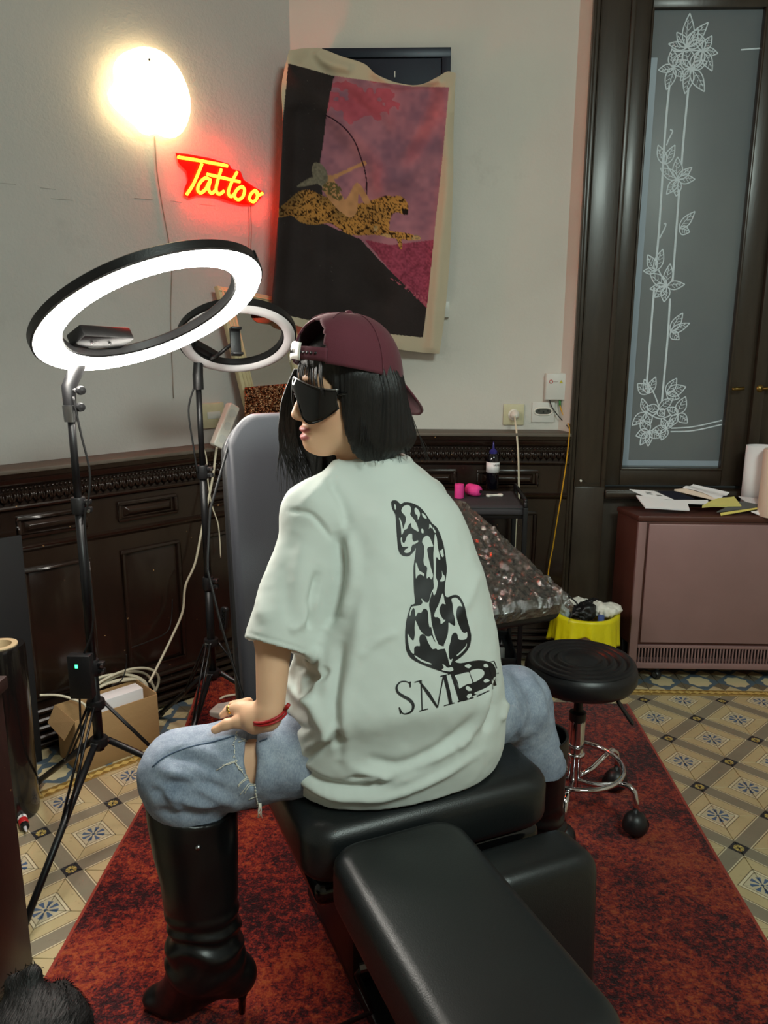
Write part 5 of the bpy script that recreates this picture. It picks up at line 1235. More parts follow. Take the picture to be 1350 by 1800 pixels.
G().lathe([(0, 0), (.05, 0), (.05, .03), (0, .03)], 24, axis_M(Vector((0, 0, 0))+(wl(*mc, .0005)-mo_o), nL)).obj('mount', 'white_plastic', moon)
G().lathe([(0, 0), (.004, 0), (.004, .004), (0, .005)], 10, axis_M(wl(262, 105, .085)-mo_o, nL)).obj('screw', 'black_metal', moon)
MT['cord_pale'] = mat('pale_cord', (150, 138, 128), .7)
G().tube([wl(*p, .004)-mo_o for p in spline([(272, 240), (276, 300), (285, 360), (296, 420), (302, 470), (300, 560), (305, 700)], 5)], .0022, 6).obj('cord', 'cord_pale', moon, smooth=True)
# --- neon sign
ns0 = wl(385, 315); neon = tag(empty('neon_sign', ns0), 'red and yellow neon sign reading Tattoo on a clear backing', 'neon sign')
MT['neon'] = mat_emit('neon_tube', (1.0, .018, .0009), 115.0)
m, nt, bs = new_mat('acrylic'); bs.inputs['Base Color'].default_value = lin((230, 60, 50)); bs.inputs['Roughness'].default_value = .1; bs.inputs['Transmission Weight'].default_value = .85; bs.inputs['IOR'].default_value = 1.3; MT['acrylic'] = m
bpz = zo([(800, 697), (860, 703), (960, 722), (1045, 748), (1058, 770), (1098, 782), (1112, 820), (1160, 853), (1204, 876), (1198, 892), (1160, 932), (1110, 934), (1050, 920), (980, 896), (900, 890), (862, 905), (838, 890), (842, 860), (858, 820), (850, 780), (815, 745)])
g = G(); k = len(bpz); v = [tuple(wl(x, y, o_)-ns0) for o_ in (.012, .018) for x, y in bpz]
g.add(v, [tuple(range(k-1, -1, -1)), tuple(range(k, 2*k))]+[(i, (i+1) % k, k+(i+1) % k, k+i) for i in range(k)]).obj('backing_plate', 'acrylic', neon)
NS = [[(812, 717), (900, 731), (1038, 757)], [(922, 748), (905, 790), (880, 845), (852, 888)],
      [(962, 822), (938, 812), (912, 835), (902, 865), (915, 880), (938, 864), (958, 825), (952, 862), (965, 882), (986, 866)],
      [(1010, 772), (995, 820), (986, 866), (1000, 886), (1022, 872)], [(945, 795), (1020, 812), (1095, 830)], [(1082, 785), (1056, 835), (1042, 878), (1054, 897), (1074, 880)],
      [(1106, 850), (1082, 865), (1070, 893), (1086, 912), (1108, 898), (1116, 868), (1106, 850)], [(1165, 868), (1146, 884), (1139, 908), (1156, 921), (1172, 905), (1176, 882), (1165, 868), (1178, 890), (1198, 882)]]
for p in NS: G().tube([wl(x, y, .026)-ns0 for x, y in zo(spline(p, 5))], .0058, 8).obj('letter_tube', 'neon', neon, smooth=True)
for x, y in ((316, 274), (450, 345), (330, 342)): G().tube([wl(x, y, .0005)-ns0, wl(x, y, .020)-ns0], .004, 8).obj('standoff', 'steel', neon, smooth=True)
for x in (441, 437): G().tube([wl(*p, .004)-ns0 for p in spline([(x, 358), (x+1, 400), (x, 440), (x-4, 520)], 4)], .0016, 6).obj('cord', 'cord_pale', neon, smooth=True)
# --- fuse cabinet behind the tapestry
fx0, fx1 = at_y(566, 90, 3.41)[0], at_y(793, 83, 3.41)[0]; fz1, fz0 = at_y(700, 84, 3.41)[2], at_y(788, 528, 3.41)[2]
FO = Vector(((fx0+fx1)/2, 3.45, (fz0+fz1)/2)); fb = tag(empty('fuse_cabinet', FO), 'dark navy metal fuse cabinet on the wall behind the tapestry', 'cabinet')
MT['navy'] = mat('navy_enamel', (30, 40, 54), .4, .2, .12, 14)
w2, h2 = (fx1-fx0)/2, (fz1-fz0)/2
rbox('back_box', (-w2+.006, -.034, -h2+.006), (w2-.006, -.0005, h2-.006), 'navy', fb, None, .002)
for a, b_, c_, d in ((-w2, w2, h2-.035, h2), (-w2, w2, -h2, -h2+.035), (-w2, -w2+.035, -h2+.035, h2-.035), (w2-.035, w2, -h2+.035, h2-.035)): rbox('frame_bar', (a, -.044, c_), (b_, -.034, d), 'navy', fb, None, .002)
dr = rbox('door', (-w2+.038, -.042, -h2+.038), (w2-.038, -.0342, h2-.038), 'navy', fb, None, .002)
sp = at_y(694, 130, 3.405); rbox('handle', (sp[0]-FO.x-.002, -.047, sp[2]-FO.z-.012), (sp[0]-FO.x+.002, -.042, sp[2]-FO.z+.010), 'white_plastic', dr, None, .0005)
ct = rbox('conduit_cover', (at_y(776, 540, 3.43)[0], 3.425, at_y(776, 558, 3.43)[2]), (at_y(790, 540, 3.43)[0], 3.4495, at_y(776, 530, 3.43)[2]), 'grey_plastic', None, None, .002); tag(ct, 'small pale conduit cover under the fuse cabinet', 'cover')
# --- tapestry
top = np.array(spline([(508, 89), (535, 85), (565, 86), (600, 99), (640, 112), (662, 131), (700, 146), (738, 149), (768, 136), (786, 126), (801, 129)], 12)); bot = np.array(spline([(475, 560), (520, 572), (580, 588), (690, 612), (735, 619), (772, 622)], 12))
lef = np.array(spline([(508, 89), (495, 150), (497, 215), (492, 330), (484, 450), (475, 560)], 12)); rig = np.array(spline([(801, 129), (797, 230), (796, 330), (790, 460), (781, 560), (772, 622)], 12))
def samp(c, t): i = t*(len(c)-1); k = np.minimum(i.astype(int), len(c)-2); f_ = (i-k)[..., None]; return c[k]*(1-f_)+c[k+1]*f_
NU, NV = 270, 430; u, w = np.meshgrid(np.linspace(0, 1, NU+1), np.linspace(0, 1, NV+1)); u_, w_ = u[..., None], w[..., None]
P2 = (1-w_)*samp(top, u)+w_*samp(bot, u)+(1-u_)*samp(lef, w)+u_*samp(rig, w)-((1-u_)*(1-w_)*top[0]+u_*(1-w_)*top[-1]+(1-u_)*w_*bot[0]+u_*w_*bot[-1])
P2 = P2.reshape(-1, 2)
def inside(poly, P):
    poly = np.array(poly, float); c = np.zeros(len(P), bool); x, y = P[:, 0], P[:, 1]; k = len(poly)
    for i in range(k):
        (x1, y1), (x2, y2) = poly[i], poly[(i+1) % k]; m_ = (y1 > y) != (y2 > y); c ^= m_ & (x < (x2-x1)*(y-y1)/(y2-y1+1e-12)+x1)
    return c
def seg(P, a, b_): a, b_ = np.array(a, float), np.array(b_, float); ab = b_-a; t = np.clip(((P-a)@ab)/(ab@ab+1e-9), 0, 1); return np.linalg.norm(P-a-t[:, None]*ab, axis=1)
def pline(P, pts): L = spline(pts, 5); return np.min([seg(P, L[i], L[i+1]) for i in range(len(L)-1)], 0)
fold = np.zeros(len(P2))
for pts, wd, amp in (([(512, 105), (570, 180), (640, 250), (680, 285)], 26, .022), ([(535, 110), (610, 170), (672, 220)], 16, -.012), ([(790, 165), (760, 240), (715, 305), (675, 320)], 26, .022), ([(760, 165), (735, 230), (695, 275)], 18, -.012),
                     ([(500, 190), (495, 330), (488, 460), (480, 550)], 14, .020), ([(520, 200), (516, 340), (508, 470), (502, 560)], 16, -.016), ([(600, 330), (590, 450), (560, 570)], 40, .010), ([(660, 320), (680, 440), (700, 600)], 40, .012), ([(790, 200), (785, 340), (770, 480), (760, 610)], 12, .010), ([(560, 95), (575, 110), (610, 120)], 9, .010), ([(660, 130), (700, 150), (770, 140)], 8, .008), ([(640, 430), (630, 470), (660, 520)], 26, -.012)):
    fold += 1.7*amp*np.exp(-(pline(P2, pts)/wd)**2)
s01 = np.clip((575-P2[:, 0])/90, 0, 1); s01 = s01*s01*(3-2*s01)
yy = 3.388-fold-.105*s01*np.clip(.35+(P2[:, 1]-90)/400, 0, 1)-.05*s01
V3 = np.stack([at_y(p[0], p[1], y) for p, y in zip(P2, yy)]); n3 = vnoise(V3, 30, 1)*.0015
V3[:, 1] += n3
zt2 = lambda L: [(x/3.103+460, y/3.103+60) for x, y in L]
Lc = lambda c: np.array(lin(c)[:3]); col = np.tile(Lc((196, 184, 160)), (len(P2), 1))
P3 = np.concatenate([P2, np.zeros((len(P2), 1))], 1)
nA = vnoise(P3, .035, 5)[:, None]; nB = vnoise(P3, .12, 6)[:, None]; nC = vnoise(P3, .4, 7)[:, None]
def paint(mask, c): col[mask] = c[mask] if isinstance(c, np.ndarray) and c.ndim == 2 else Lc(c)
inner = inside(zt2([(145, 160), (380, 225), (640, 262), (820, 285), (1022, 290), (985, 690), (945, 1060), (912, 1400), (880, 1655), (640, 1630), (400, 1592), (120, 1530), (30, 1530), (90, 900), (110, 520)]), P2)
sky = np.clip(.5+.5*nA+.25*nB, 0, 1); sky = Lc((138, 96, 112))*(1-sky)+Lc((182, 120, 132))*sky
paint(inner, sky)
cloud = inner & (np.exp(-(((P2[:, 0]-625)/70)**2+((P2[:, 1]-180)/40)**2))+.35*nB[:, 0]+.2*nA[:, 0] > .55); paint(cloud, np.tile(Lc((172, 84, 98)), (len(P2), 1))*(1+.15*nB))
field = inner & inside(zt2([(560, 1120), (700, 1150), (960, 1120), (920, 1560), (760, 1360)]), P2); paint(field, (Lc((150, 66, 86))*(1+.35*nC+.2*nB)).clip(0, 1))
dk_ = inner & (inside(zt2([(-100, 100), (398, 180), (398, 222), (372, 330), (352, 450), (340, 560), (318, 700), (330, 800), (330, 1030), (470, 1090), (540, 1120), (640, 1230), (780, 1370), (905, 1500), (905, 1800), (-100, 1800)]), P2)); paint(dk_, (Lc((52, 46, 46))*(1+.12*nA+.06*nC)))
dots = dk_ & (nC[:, 0] > .96); paint(dots, (90, 84, 80))
bloss = inside(zt2([(700, 1330), (780, 1360), (900, 1440), (905, 1500), (820, 1420)]), P2) & (nC[:, 0] > .25); paint(bloss, (176, 92, 106))
# leopard
leo = inside(sm(zt2([(150, 900), (200, 860), (260, 850), (330, 880), (420, 905), (520, 925), (600, 905), (680, 880), (715, 885), (740, 880), (770, 890), (795, 920), (798, 965), (780, 985), (745, 972), (712, 985), (700, 1020), (698, 1070), (760, 1080), (830, 1095), (865, 1105), (860, 1122), (800, 1125), (765, 1120), (768, 1165), (750, 1168), (735, 1120), (690, 1110), (620, 1095), (540, 1098), (470, 1092), (420, 1060), (370, 1032), (280, 1040), (210, 1025), (160, 990), (90, 1000), (82, 960), (130, 920)]), 3), P2)
lt = np.clip(.5+.5*nA+(P2[:, 0:1]-560)/300, 0, 1); paint(leo, Lc((112, 90, 56))*(1-lt)+Lc((196, 138, 72))*lt)
sp_ = vnoise(P3, .42, 21)+.5*vnoise(P3, .7, 22); paint(leo & (sp_ > .24), (58, 38, 22))
belly = leo & (vnoise(P3, .05, 4) > .35) & (P2[:, 1] > 395); col[belly] = col[belly]*.6+Lc((206, 184, 140))*.4
paint(inside(zt2([(760, 950), (798, 955), (798, 985), (770, 985)]), P2), (40, 30, 24))
# archer: seated figure seen from the side, bow arm stretched out
skinc = (Lc((196, 142, 100))*(1+.15*nB))
for poly in ([(330, 790), (380, 770), (410, 830), (440, 880), (470, 960), (440, 975), (400, 940), (340, 860)], [(410, 900), (460, 900), (500, 830), (520, 810), (545, 830), (590, 910), (560, 925), (530, 870), (520, 960), (490, 1000), (440, 975)],
             [(380, 775), (450, 745), (530, 708), (565, 690), (570, 715), (530, 725), (450, 765), (390, 795)]): paint(inside(sm(zt2(poly), 3), P2), skinc)
for poly in ([(190, 830), (260, 785), (320, 770), (340, 800), (300, 815), (240, 830)], [(275, 720), (295, 700), (330, 715), (355, 750), (360, 800), (330, 830), (290, 800), (275, 760)]): paint(inside(sm(zt2(poly), 3), P2), (Lc((120, 112, 96))*(1+.3*nC)))
leafm = inside(sm(zt2([(350, 810), (420, 820), (440, 880), (420, 910), (360, 870), (330, 850)]), 3), P2) & (nC[:, 0] > -.2); paint(leafm, (104, 92, 58))
bow = pline(P2, zt2([(352, 442), (400, 470), (460, 520), (510, 590), (545, 685), (560, 730), (572, 800), (572, 870)])) < 1.1; paint(bow, (52, 32, 44))
qd = np.array([(j_*(NU+1)+i, j_*(NU+1)+i+1, (j_+1)*(NU+1)+i+1, (j_+1)*(NU+1)+i) for j_ in range(NV) for i in range(NU)])
MT['tapestry'] = mat_attr('tapestry_cloth', rough=.9, bmp=.15, bscale=700, spec=.1)
tp_ = np_obj('tapestry', V3, qd, 'tapestry', None, col); md = tp_.modifiers.new('solid', 'SOLIDIFY'); md.thickness = .002; md.offset = 0
tag(tp_, 'cloth wall hanging printed with an archer riding a leopard under a pink sky', 'tapestry')
# --- sockets and junction box
def plate(name, px, w, h, d, m, label, cat):
    p = at_y(px[0], px[1], YB-d); o_ = Vector((p[0], YB, p[2])); r_ = tag(empty(name, o_), label, cat)
    rbox('plate', (-w/2, -d, -h/2), (w/2, -.0005, h/2), m, r_, None, .003); return r_
s1 = plate('wall_socket', (903, 729), .090, .090, .010, 'old_white_plastic', 'yellowed wall socket with a white plug in it', 'socket')
G().lathe([(0, 0), (.024, 0), (.024, .004), (.020, .006), (0, .006)], 28, axis_M((0, -.0095, 0), (0, -1, 0))).obj('socket_ring', 'white_plastic', s1, smooth=True, auto=.5)
pl_ = Vector(at_y(905, 729, 3.425)); plug = tag(empty('plugged_cable', pl_), 'white plug and cable hanging from the yellowed socket', 'cable')
G().lathe([(0, -.008), (.019, -.008), (.019, .010), (.013, .022), (.006, .030), (0, .030)], 20, axis_M((0, 0, 0), (0, -1, -.15))).obj('plug', 'white_plastic', plug, smooth=True, auto=.7)
G().tube([Vector(at_y(x, y, d))-pl_ for x, y, d in spline([(905, 733, 3.395), (908, 760, 3.325), (911, 800, 3.305), (912, 850, 3.30), (912, 880, 3.285), (907, 920, 3.285), (905, 960, 3.285), (903, 1010, 3.285)], 5)], .0042, 8).obj('cord', 'cable_white', plug, smooth=True)
s2 = plate('wall_socket', (955, 725), .098, .088, .010, 'grey_plastic', 'white wall socket with an empty oval outlet', 'socket')
M_ = frame_M((0, -.0100, .004), (1, 0, 0), (0, 0, 1), (0, -1, 0))
ov = [(.030*math.cos(t)+math.copysign(.012, math.cos(t)), .017*math.sin(t)) for t in np.linspace(0, 2*math.pi, 32, endpoint=False)]; ov2 = [(x*.82, y*.68) for x, y in ov]
G().tube([M_ @ Vector((x*.93, y*.9, .001)) for x, y in ov], .0035, 8, True).obj('outlet_rim', 'white_plastic', s2, smooth=True)
G().prism(ov2, .0004, .001, M_).obj('outlet_recess', mat('recess', (70, 72, 66), .7), s2)
for dx, dz in ((-.019, .003), (0, -.002), (.019, .003)): G().lathe([(0, 0), (.0035, 0), (.0035, .0012), (0, .0013)], 10, M_ @ T((dx, dz, .0008))).obj('contact_hole', 'black_plastic', s2)
jx = plate('junction_box', (977, 680), .088, .114, .030, 'grey_plastic', 'white fibre junction box with a red ring logo beside the window frame', 'box')
rbox('lid', (-.042, -.034, -.055), (.042, -.030, .055), 'grey_plastic', jx, None, .002)
G().tube([(-.022+.007*math.cos(t), -.0345, .022+.007*math.sin(t)) for t in np.linspace(0, 2*math.pi, 20, endpoint=False)], .0016, 6, True).obj('ring_logo', mat('logo_red', (190, 70, 66), .5), jx, smooth=True)
G().box((-.012, -.0346, .0205), (.008, -.034, .0235)).obj('printed_line', mat('logo_grey', (170, 160, 150), .6), jx)
G().prism([(.013, .016), (.029, .016), (.021, .029)], .034, .0346, frame_M((0, 0, 0), (1, 0, 0), (0, 0, 1), (0, -1, 0))).obj('warning_triangle', mat('warn', (196, 186, 60), .5), jx)
def loose_cable(name, pts, r, m, label, n=6):
    P_ = [Vector(p) for p in spline(pts, n)]; o_ = P_[-1].copy(); g = G().tube([p-o_ for p in P_], r, 8); ob = g.obj(name, m, None, smooth=True); ob.location = o_; return tag(ob, label, 'cable')
loose_cable('fibre_cable', [at_y(x, y, d) for x, y, d in ((984, 712, 3.43), (988, 725, 3.425), (997, 742, 3.40), (1001, 756, 3.322), (997, 800, 3.312), (990, 850, 3.312), (980, 910, 3.312), (972, 960, 3.312), (964, 1005, 3.312), (962, 1060, 3.31))], .0027, 'cable_yellow', 'thin yellow cable running down the wainscot beside the window frame')
G_ = G().tube([Vector(at_y(984, y, 3.432)) for y in (702, 714)], .0045, 8).obj('cable_connector', mat('green_plug', (70, 150, 80), .5), None, smooth=True); tag(G_, 'small green cable connector below the junction box', 'connector')
loose_cable('black_wire', [at_y(x, y, d) for x, y, d in ((966, 702, 3.43), (970, 715, 3.43), (982, 732, 3.428), (994, 745, 3.41), (1000, 753, 3.33))], .0022, 'cable_black', 'short black wire from the junction box to the ledge')
# --- leaning mirror
mq = [on_left(x, y, o_) for x, y, o_ in ((377, 503, .05), (505, 528, .05), (562, 775, .10), (440, 760, .10))]
MOr = Vector((mq[2]+mq[3])/2); mir = tag(empty('mirror', MOr), 'leaning mirror in a cream wooden frame behind the switched-off ring light', 'mirror')
MT['cream_wood'] = mat('cream_wood', (206, 192, 152), .55, 0, .12, 12, .2, 60, stretch=(1, 1, .2))
MT['mirror'] = mat('mirror_glass', (205, 208, 205), .02, 1.0)
q = [Vector(p)-MOr for p in mq]; nn = (q[1]-q[0]).cross(q[3]-q[0]).normalized(); nn = nn if nn.dot(nL) > 0 else -nn
def bil(a, b_): return (q[0]*(1-a)+q[1]*a)*(1-b_)+(q[3]*(1-a)+q[2]*a)*b_
def quadslab(g, pts, z0, z1): v = [tuple(p+nn*z0) for p in pts]+[tuple(p+nn*z1) for p in pts]; g.add(v, [(0, 3, 2, 1), (4, 5, 6, 7), (0, 1, 5, 4), (1, 2, 6, 5), (2, 3, 7, 6), (3, 0, 4, 7)]); return g
fw_, fh_ = .17, .10
quadslab(G(), [bil(a, b_) for a, b_ in ((.1, .06), (.9, .06), (.9, .94), (.1, .94))], -.004, .004).obj('glass', 'mirror', mir)
for pts in (((0, 0), (fw_, 0), (fw_, 1), (0, 1)), ((1-fw_, 0), (1, 0), (1, 1), (1-fw_, 1)), ((fw_, 0), (1-fw_, 0), (1-fw_, fh_), (fw_, fh_)), ((fw_, 1-fh_), (1-fw_, 1-fh_), (1-fw_, 1), (fw_, 1))):
    fo = quadslab(G(), [bil(*p) for p in pts], -.008, .020).obj('frame_bar', 'cream_wood', mir, bevel=.004)
for a in (.05, .10, .145): G().tube([bil(a, .01)+nn*.021, bil(a, .99)+nn*.021], .0035, 6).obj('frame_moulding', 'cream_wood', mir, smooth=True)
for b_ in (.03, .075): G().tube([bil(.01, b_)+nn*.021, bil(.99, b_)+nn*.021], .0035, 6).obj('frame_moulding', 'cream_wood', mir, smooth=True)
# --- copper sequined cloth hung over the lower edge of the mirror
def sequin_material():
    m, nt, bs = new_mat('copper_sequins'); vo = nt.nodes.new('ShaderNodeTexVoronoi'); vo.inputs['Scale'].default_value = 170; nt.links.new(coords(nt), vo.inputs['Vector'])
    nt.links.new(ramp(nt, NX(nt, vo.outputs['Color']), [(.25, (56, 28, 18)), (.55, (176, 104, 66)), (.8, (255, 214, 172))]), bs.inputs['Base Color'])  # copper tones, with sparkle painted in by the brighter stops
    bs.inputs['Metallic'].default_value = .9; bs.inputs['Roughness'].default_value = .25; bump(nt, bs, vo.outputs['Distance'], .9, .01); return m
MT['sequin'] = sequin_material()
sq0 = Vector(on_left(478, 720, .12)); g = G()
g.grid(lambda a, b_: tuple(Vector(on_left(430+105*a, 672+9*(1-a)+95*b_, .128+.008*math.sin(9*a+2*b_)))-sq0), 30, 20)
sqo = g.obj('sequined_cloth', 'sequin', None, smooth=True, solid=.003); sqo.location = sq0; tag(sqo, 'copper sequined cloth draped across the foot of the mirror', 'cloth')
# --- hanging power strip and its cord
def wainl(x, y, off=.145): return Vector(on_left(x, y, off))
ps0, ps1 = wainl(411, 712, .15), wainl(381, 786, .16); psd = (ps1-ps0); psl = psd.length; psd.normalize()
psx = psd.cross(nL).normalized(); psO = ps1.copy()
pst = tag(empty('power_strip', psO), 'white power strip hanging by its cord beside the mirror', 'power strip')
Mp = frame_M(ps0-psO, psx, psd, psx.cross(psd)); cushion('body', 'white_plastic', pst, Mp @ T((0, psl/2, -.02)), .050, psl, .034, .006, 0, .010)
for k in range(3): G().lathe([(0, 0), (.016, 0), (.016, .002), (0, .0022)], 20, Mp @ T((0, psl*(.2+.3*k), .0135))).obj('outlet', 'grey_plastic', pst)
G().tube([p-psO for p in spline([ps1, wainl(379, 800), wainl(372, 850), wainl(355, 930), wainl(343, 990), wainl(326, 1030, .16), wainl(321, 1075, .17), wainl(302, 1120, .19), wainl(275, 1175, .22), wainl(262, 1200, .24)], 6)], .0048, 8).obj('cord', 'cable_white', pst, smooth=True)
loose_cable('white_cable', [wainl(351, 778, .14), wainl(362, 800, .142), wainl(366, 850, .142), wainl(373, 890, .142), wainl(384, 925, .142), wainl(388, 980, .142)], .0026, 'cable_white', 'thin white cable hanging on the wainscot behind the second light stand')
s3 = Vector(on_left(372, 730, .0)); so = tag(empty('wall_socket', s3), 'small white wall socket half hidden behind the mirror frame', 'socket')
Mw = frame_M((0, 0, 0), Vector(DL), (0, 0, 1), nL); G().box((-.05, -.05, .0005), (.05, .05, .016), Mw).obj('plate', 'old_white_plastic', so, bevel=.003); G().box((-.03, -.012, .016), (.03, .016, .019), Mw).obj('insert', 'grey_plastic', so, bevel=.002)
# ================================================================== LOOSE THINGS
# --- cardboard box by the left wainscot, with a white carton and coiled cable in it
bo = Vector(at_z(140, 1363, 0)); bo = Vector((bo.x, bo.y, 0)); bd = Vector(DL); bn = Vector(NL)
bxo = tag(empty('cardboard_box', bo), 'open brown cardboard box on the floor behind the light stand', 'box')
Mx = frame_M((0, 0, .002), bd, bn, (0, 0, 1)); LX, WX, HX = .295, .165, .195
for nm, lo_, hi_ in (('side_panel', (0, 0, 0), (LX, .004, HX)), ('side_panel', (0, WX-.004, 0), (LX, WX, HX)), ('end_panel', (0, .004, 0), (.004, WX-.004, HX-.01)), ('end_panel', (LX-.004, .004, 0), (LX, WX-.004, HX+.005)), ('bottom_panel', (.004, .004, 0), (LX-.004, WX-.004, .004))): rbox(nm, lo_, hi_, 'cardboard', bxo, Mx, .0012)
g = G(); g.add([tuple(Mx @ Vector(p)) for p in ((0, 0, HX), (0, WX, HX), (-.035, WX*.9, HX-.05), (-.035, .012, HX-.06))], [(0, 1, 2, 3)]); g.obj('flap', 'cardboard', bxo, solid=.003)
wo = bo+Mx @ Vector((.10, .045, .008)); wc_ = rbox('white_carton', (0, 0, 0), (.165, .058, .205), 'paper', None, frame_M((0, 0, 0), bd, bn, (0, 0, 1)), .002); wc_.location = wo; tag(wc_, 'flat white carton standing in the cardboard box', 'carton')
co = bo+Mx @ Vector((.22, .20, .10)); g = G(); random.seed(5)
lp_ = []
for k in range(6):
    a0 = random.uniform(0, 6.28); rx, rz_ = .155+.02*random.uniform(-1, 1), .085+.02*random.uniform(-1, 1); dx, dz = random.uniform(-.03, .03), random.uniform(-.02, .03)
    lp_ += [tuple(bd*(dx+rx*math.cos(a0+t))+bn*(.025*math.sin(t+k)-.004*k)+Vector((0, 0, .02+dz+rz_*math.sin(a0+t)))) for t in np.linspace(0, 5.6, 12)]
g.tube([Vector(p) for p in spline(lp_, 4)], .0052, 7); cab = g.obj('coiled_cable', 'cable_white', None, smooth=True); cab.location = co; tag(cab, 'loose coil of white cable spilling behind the cardboard box', 'cable')
loose_cable('white_cable', [wainl(*p) for p in ((70, 1222, .20), (100, 1222, .20), (125, 1228, .22), (150, 1240, .25), (152, 1262, .26), (138, 1278, .26))], .0045, 'cable_white', 'white cable end looping over the left rim of the cardboard box')
loose_cable('black_wire', [wainl(*p) for p in ((303, 1053, .15), (301, 1090, .16), (292, 1112, .18), (260, 1128, .20), (232, 1138, .21))], .0022, 'cable_black', 'thin black wire dangling in front of the wainscot panels')
loose_cable('black_wire', [wainl(*p) for p in ((222, 1150, .24), (222, 1170, .24), (214, 1195, .25), (196, 1205, .26))], .0022, 'cable_black', 'short black wire end beside the cardboard box')
# --- white extension bar on the floor behind the second stand
e0, e1 = at_z(432, 1212, .03), at_z(378, 1262, .03); ed = Vector(e1-e0); el = ed.length; ed.normalize()
eo = Vector(((e0+e1)/2)); eo.z = .0; eb = tag(empty('extension_bar', eo), 'white extension bar lying on the floor by the chair base', 'power strip')
ex_ = ed.cross(Vector((0, 0, 1))).normalized(); ed2 = Vector((ed.x, ed.y, 0)).normalized(); Me = frame_M((0, 0, .014), -ex_, ed2, (0, 0, 1))
cushion('body', 'white_plastic', eb, Me, .055, el, .040, .006, 0, .012)
for k in range(3): G().lathe([(0, 0), (.017, 0), (.017, .002), (0, .002)], 18, Me @ T((0, el*(-.3+.3*k), .0395))).obj('outlet', 'grey_plastic', eb)
G().tube(spline([Me @ Vector((0, -el/2, .02)), Me @ Vector((.03, -el*.4, .05)), Me @ Vector((.035, -el*.1, .052)), Me @ Vector((-.02, el*.1, .050)), Me @ Vector((-.04, el*.25, .02))], 6), .005, 8).obj('cord', 'cable_white', eb, smooth=True)
# --- black board leaning on the wainscot
q0 = Vector((-1.255, 2.42, .004)); q1 = Vector(on_left(37, 940, .135)); up_ = (q1-q0); bl_ = up_.length; up_.normalize(); bx_ = -Vector(DL); bnn = bx_.cross(up_).normalized()
bdO = q0.copy(); bb_ = tag(empty('black_board', bdO), 'tall matt black board leaning against the left wainscot', 'board')
G().box((0, 0, -.006), (.62, bl_, .006), frame_M((0, 0, 0), bx_, up_, bnn)).obj('panel', mat('black_board', (20, 20, 23), .65, 0, .25, 10), bb_, bevel=.003)
# --- roll of black film
ro_ = Vector((-1.205, 2.125, 0)); rl = tag(empty('film_roll', ro_), 'black stretch film roll with cardboard core standing on the floor', 'roll'); tiltM = Matrix.Rotation(math.radians(-1.5), 4, 'X')
MT['film_black'] = mat('black_stretch_film', (20, 17, 16), .22, 0, .35, 5, .2, 14, stretch=(1, 1, .25), bdist=.01, coat=.4)
hR = .545
G().lathe([(.052, .002), (.070, .002), (.073, .012), (.072, .2), (.0735, .4), (.072, hR-.01), (.069, hR), (.052, hR)], 40, tiltM).obj('film', 'film_black', rl, smooth=True, auto=.7)
G().lathe([(.036, .002), (.052, .002), (.052, hR+.003), (.036, hR+.003), (.036, .002)], 36, tiltM).obj('core', mat('core_card', (214, 190, 150), .8), rl, smooth=True, auto=.7)
# --- dark wooden desk side
dk0 = Vector((-1.16, 1.44, 0)); dsk = tag(empty('wooden_desk', dk0), 'dark stained wooden desk side with chipped edges at the left edge', 'desk')
MT['desk'] = wood_material('desk_wood', (36, 15, 11), .5, .05, True)
G().box((-.30, -.075, .06), (.262, .075, .70)).obj('side_panel', 'desk', dsk, bevel=.004)
G().box((.262, -.085, .0), (.297, .088, .70)).obj('corner_post', 'desk', dsk, bevel=.006)
G().box((-.30, -.082, .0), (.262, .082, .06)).obj('plinth', 'desk', dsk, bevel=.004)
G().box((-.32, -.10, .70), (.305, .10, .73)).obj('desk_top', 'desk', dsk, bevel=.004)
# --- small ink bottle lying on the tiles
def text_obj(body, size, M, m, parent, name='lettering', bend=None):
    cu = bpy.data.curves.new('t', 'FONT'); cu.body = body; cu.size = size; cu.align_x = 'CENTER'; cu.align_y = 'CENTER'; cu.extrude = .00008
    o = bpy.data.objects.new('t', cu); COL.objects.link(o); dg = bpy.context.evaluated_depsgraph_get(); me = bpy.data.meshes.new_from_object(o.evaluated_get(dg))
    bpy.data.objects.remove(o); me.name = name
    for v in me.vertices:
        if bend: a = v.co.x/bend; v.co = Vector((math.sin(a)*(bend+v.co.z), v.co.y, math.cos(a)*(bend+v.co.z)-bend))
        v.co = M @ v.co
    me.materials.clear(); me.materials.append(MT[m]); ob = bpy.data.objects.new(name, me); COL.objects.link(ob); ob.parent = parent; return ob
b0v, b1v = at_z(37, 1432, .014), at_z(50, 1474, .012); bdv = Vector(b1v-b0v); bL = .098; bdv.z = 0; bdv.normalize()
ib0 = Vector(b0v); ib0.z = 0; ib = tag(empty('ink_bottle', ib0), 'small red and white ink bottle lying on the tiles', 'bottle')
Mi = axis_M((0, 0, .0145), bdv, (0, 0, 1))
G().lathe([(0, 0), (.012, 0), (.0138, .003), (.0138, .034), (.0138, .036)], 24, Mi).obj('label_band', 'paper', ib, smooth=True, auto=.7)
G().lathe([(.0138, .036), (.0138, .056), (.011, .062), (.008, .064)], 24, Mi).obj('body', 'red', ib, smooth=True, auto=.7)
G().lathe([(.008, .060), (.0125, .061), (.0125, .074), (.006, .077)], 24, Mi).obj('collar', 'black_plastic', ib, smooth=True, auto=.7)
G().lathe([(.0055, .075), (.0045, .088), (.0012, .100), (0, .101)], 16, Mi).obj('nozzle', mat('clear_nozzle', (190, 190, 195), .3), ib, smooth=True)
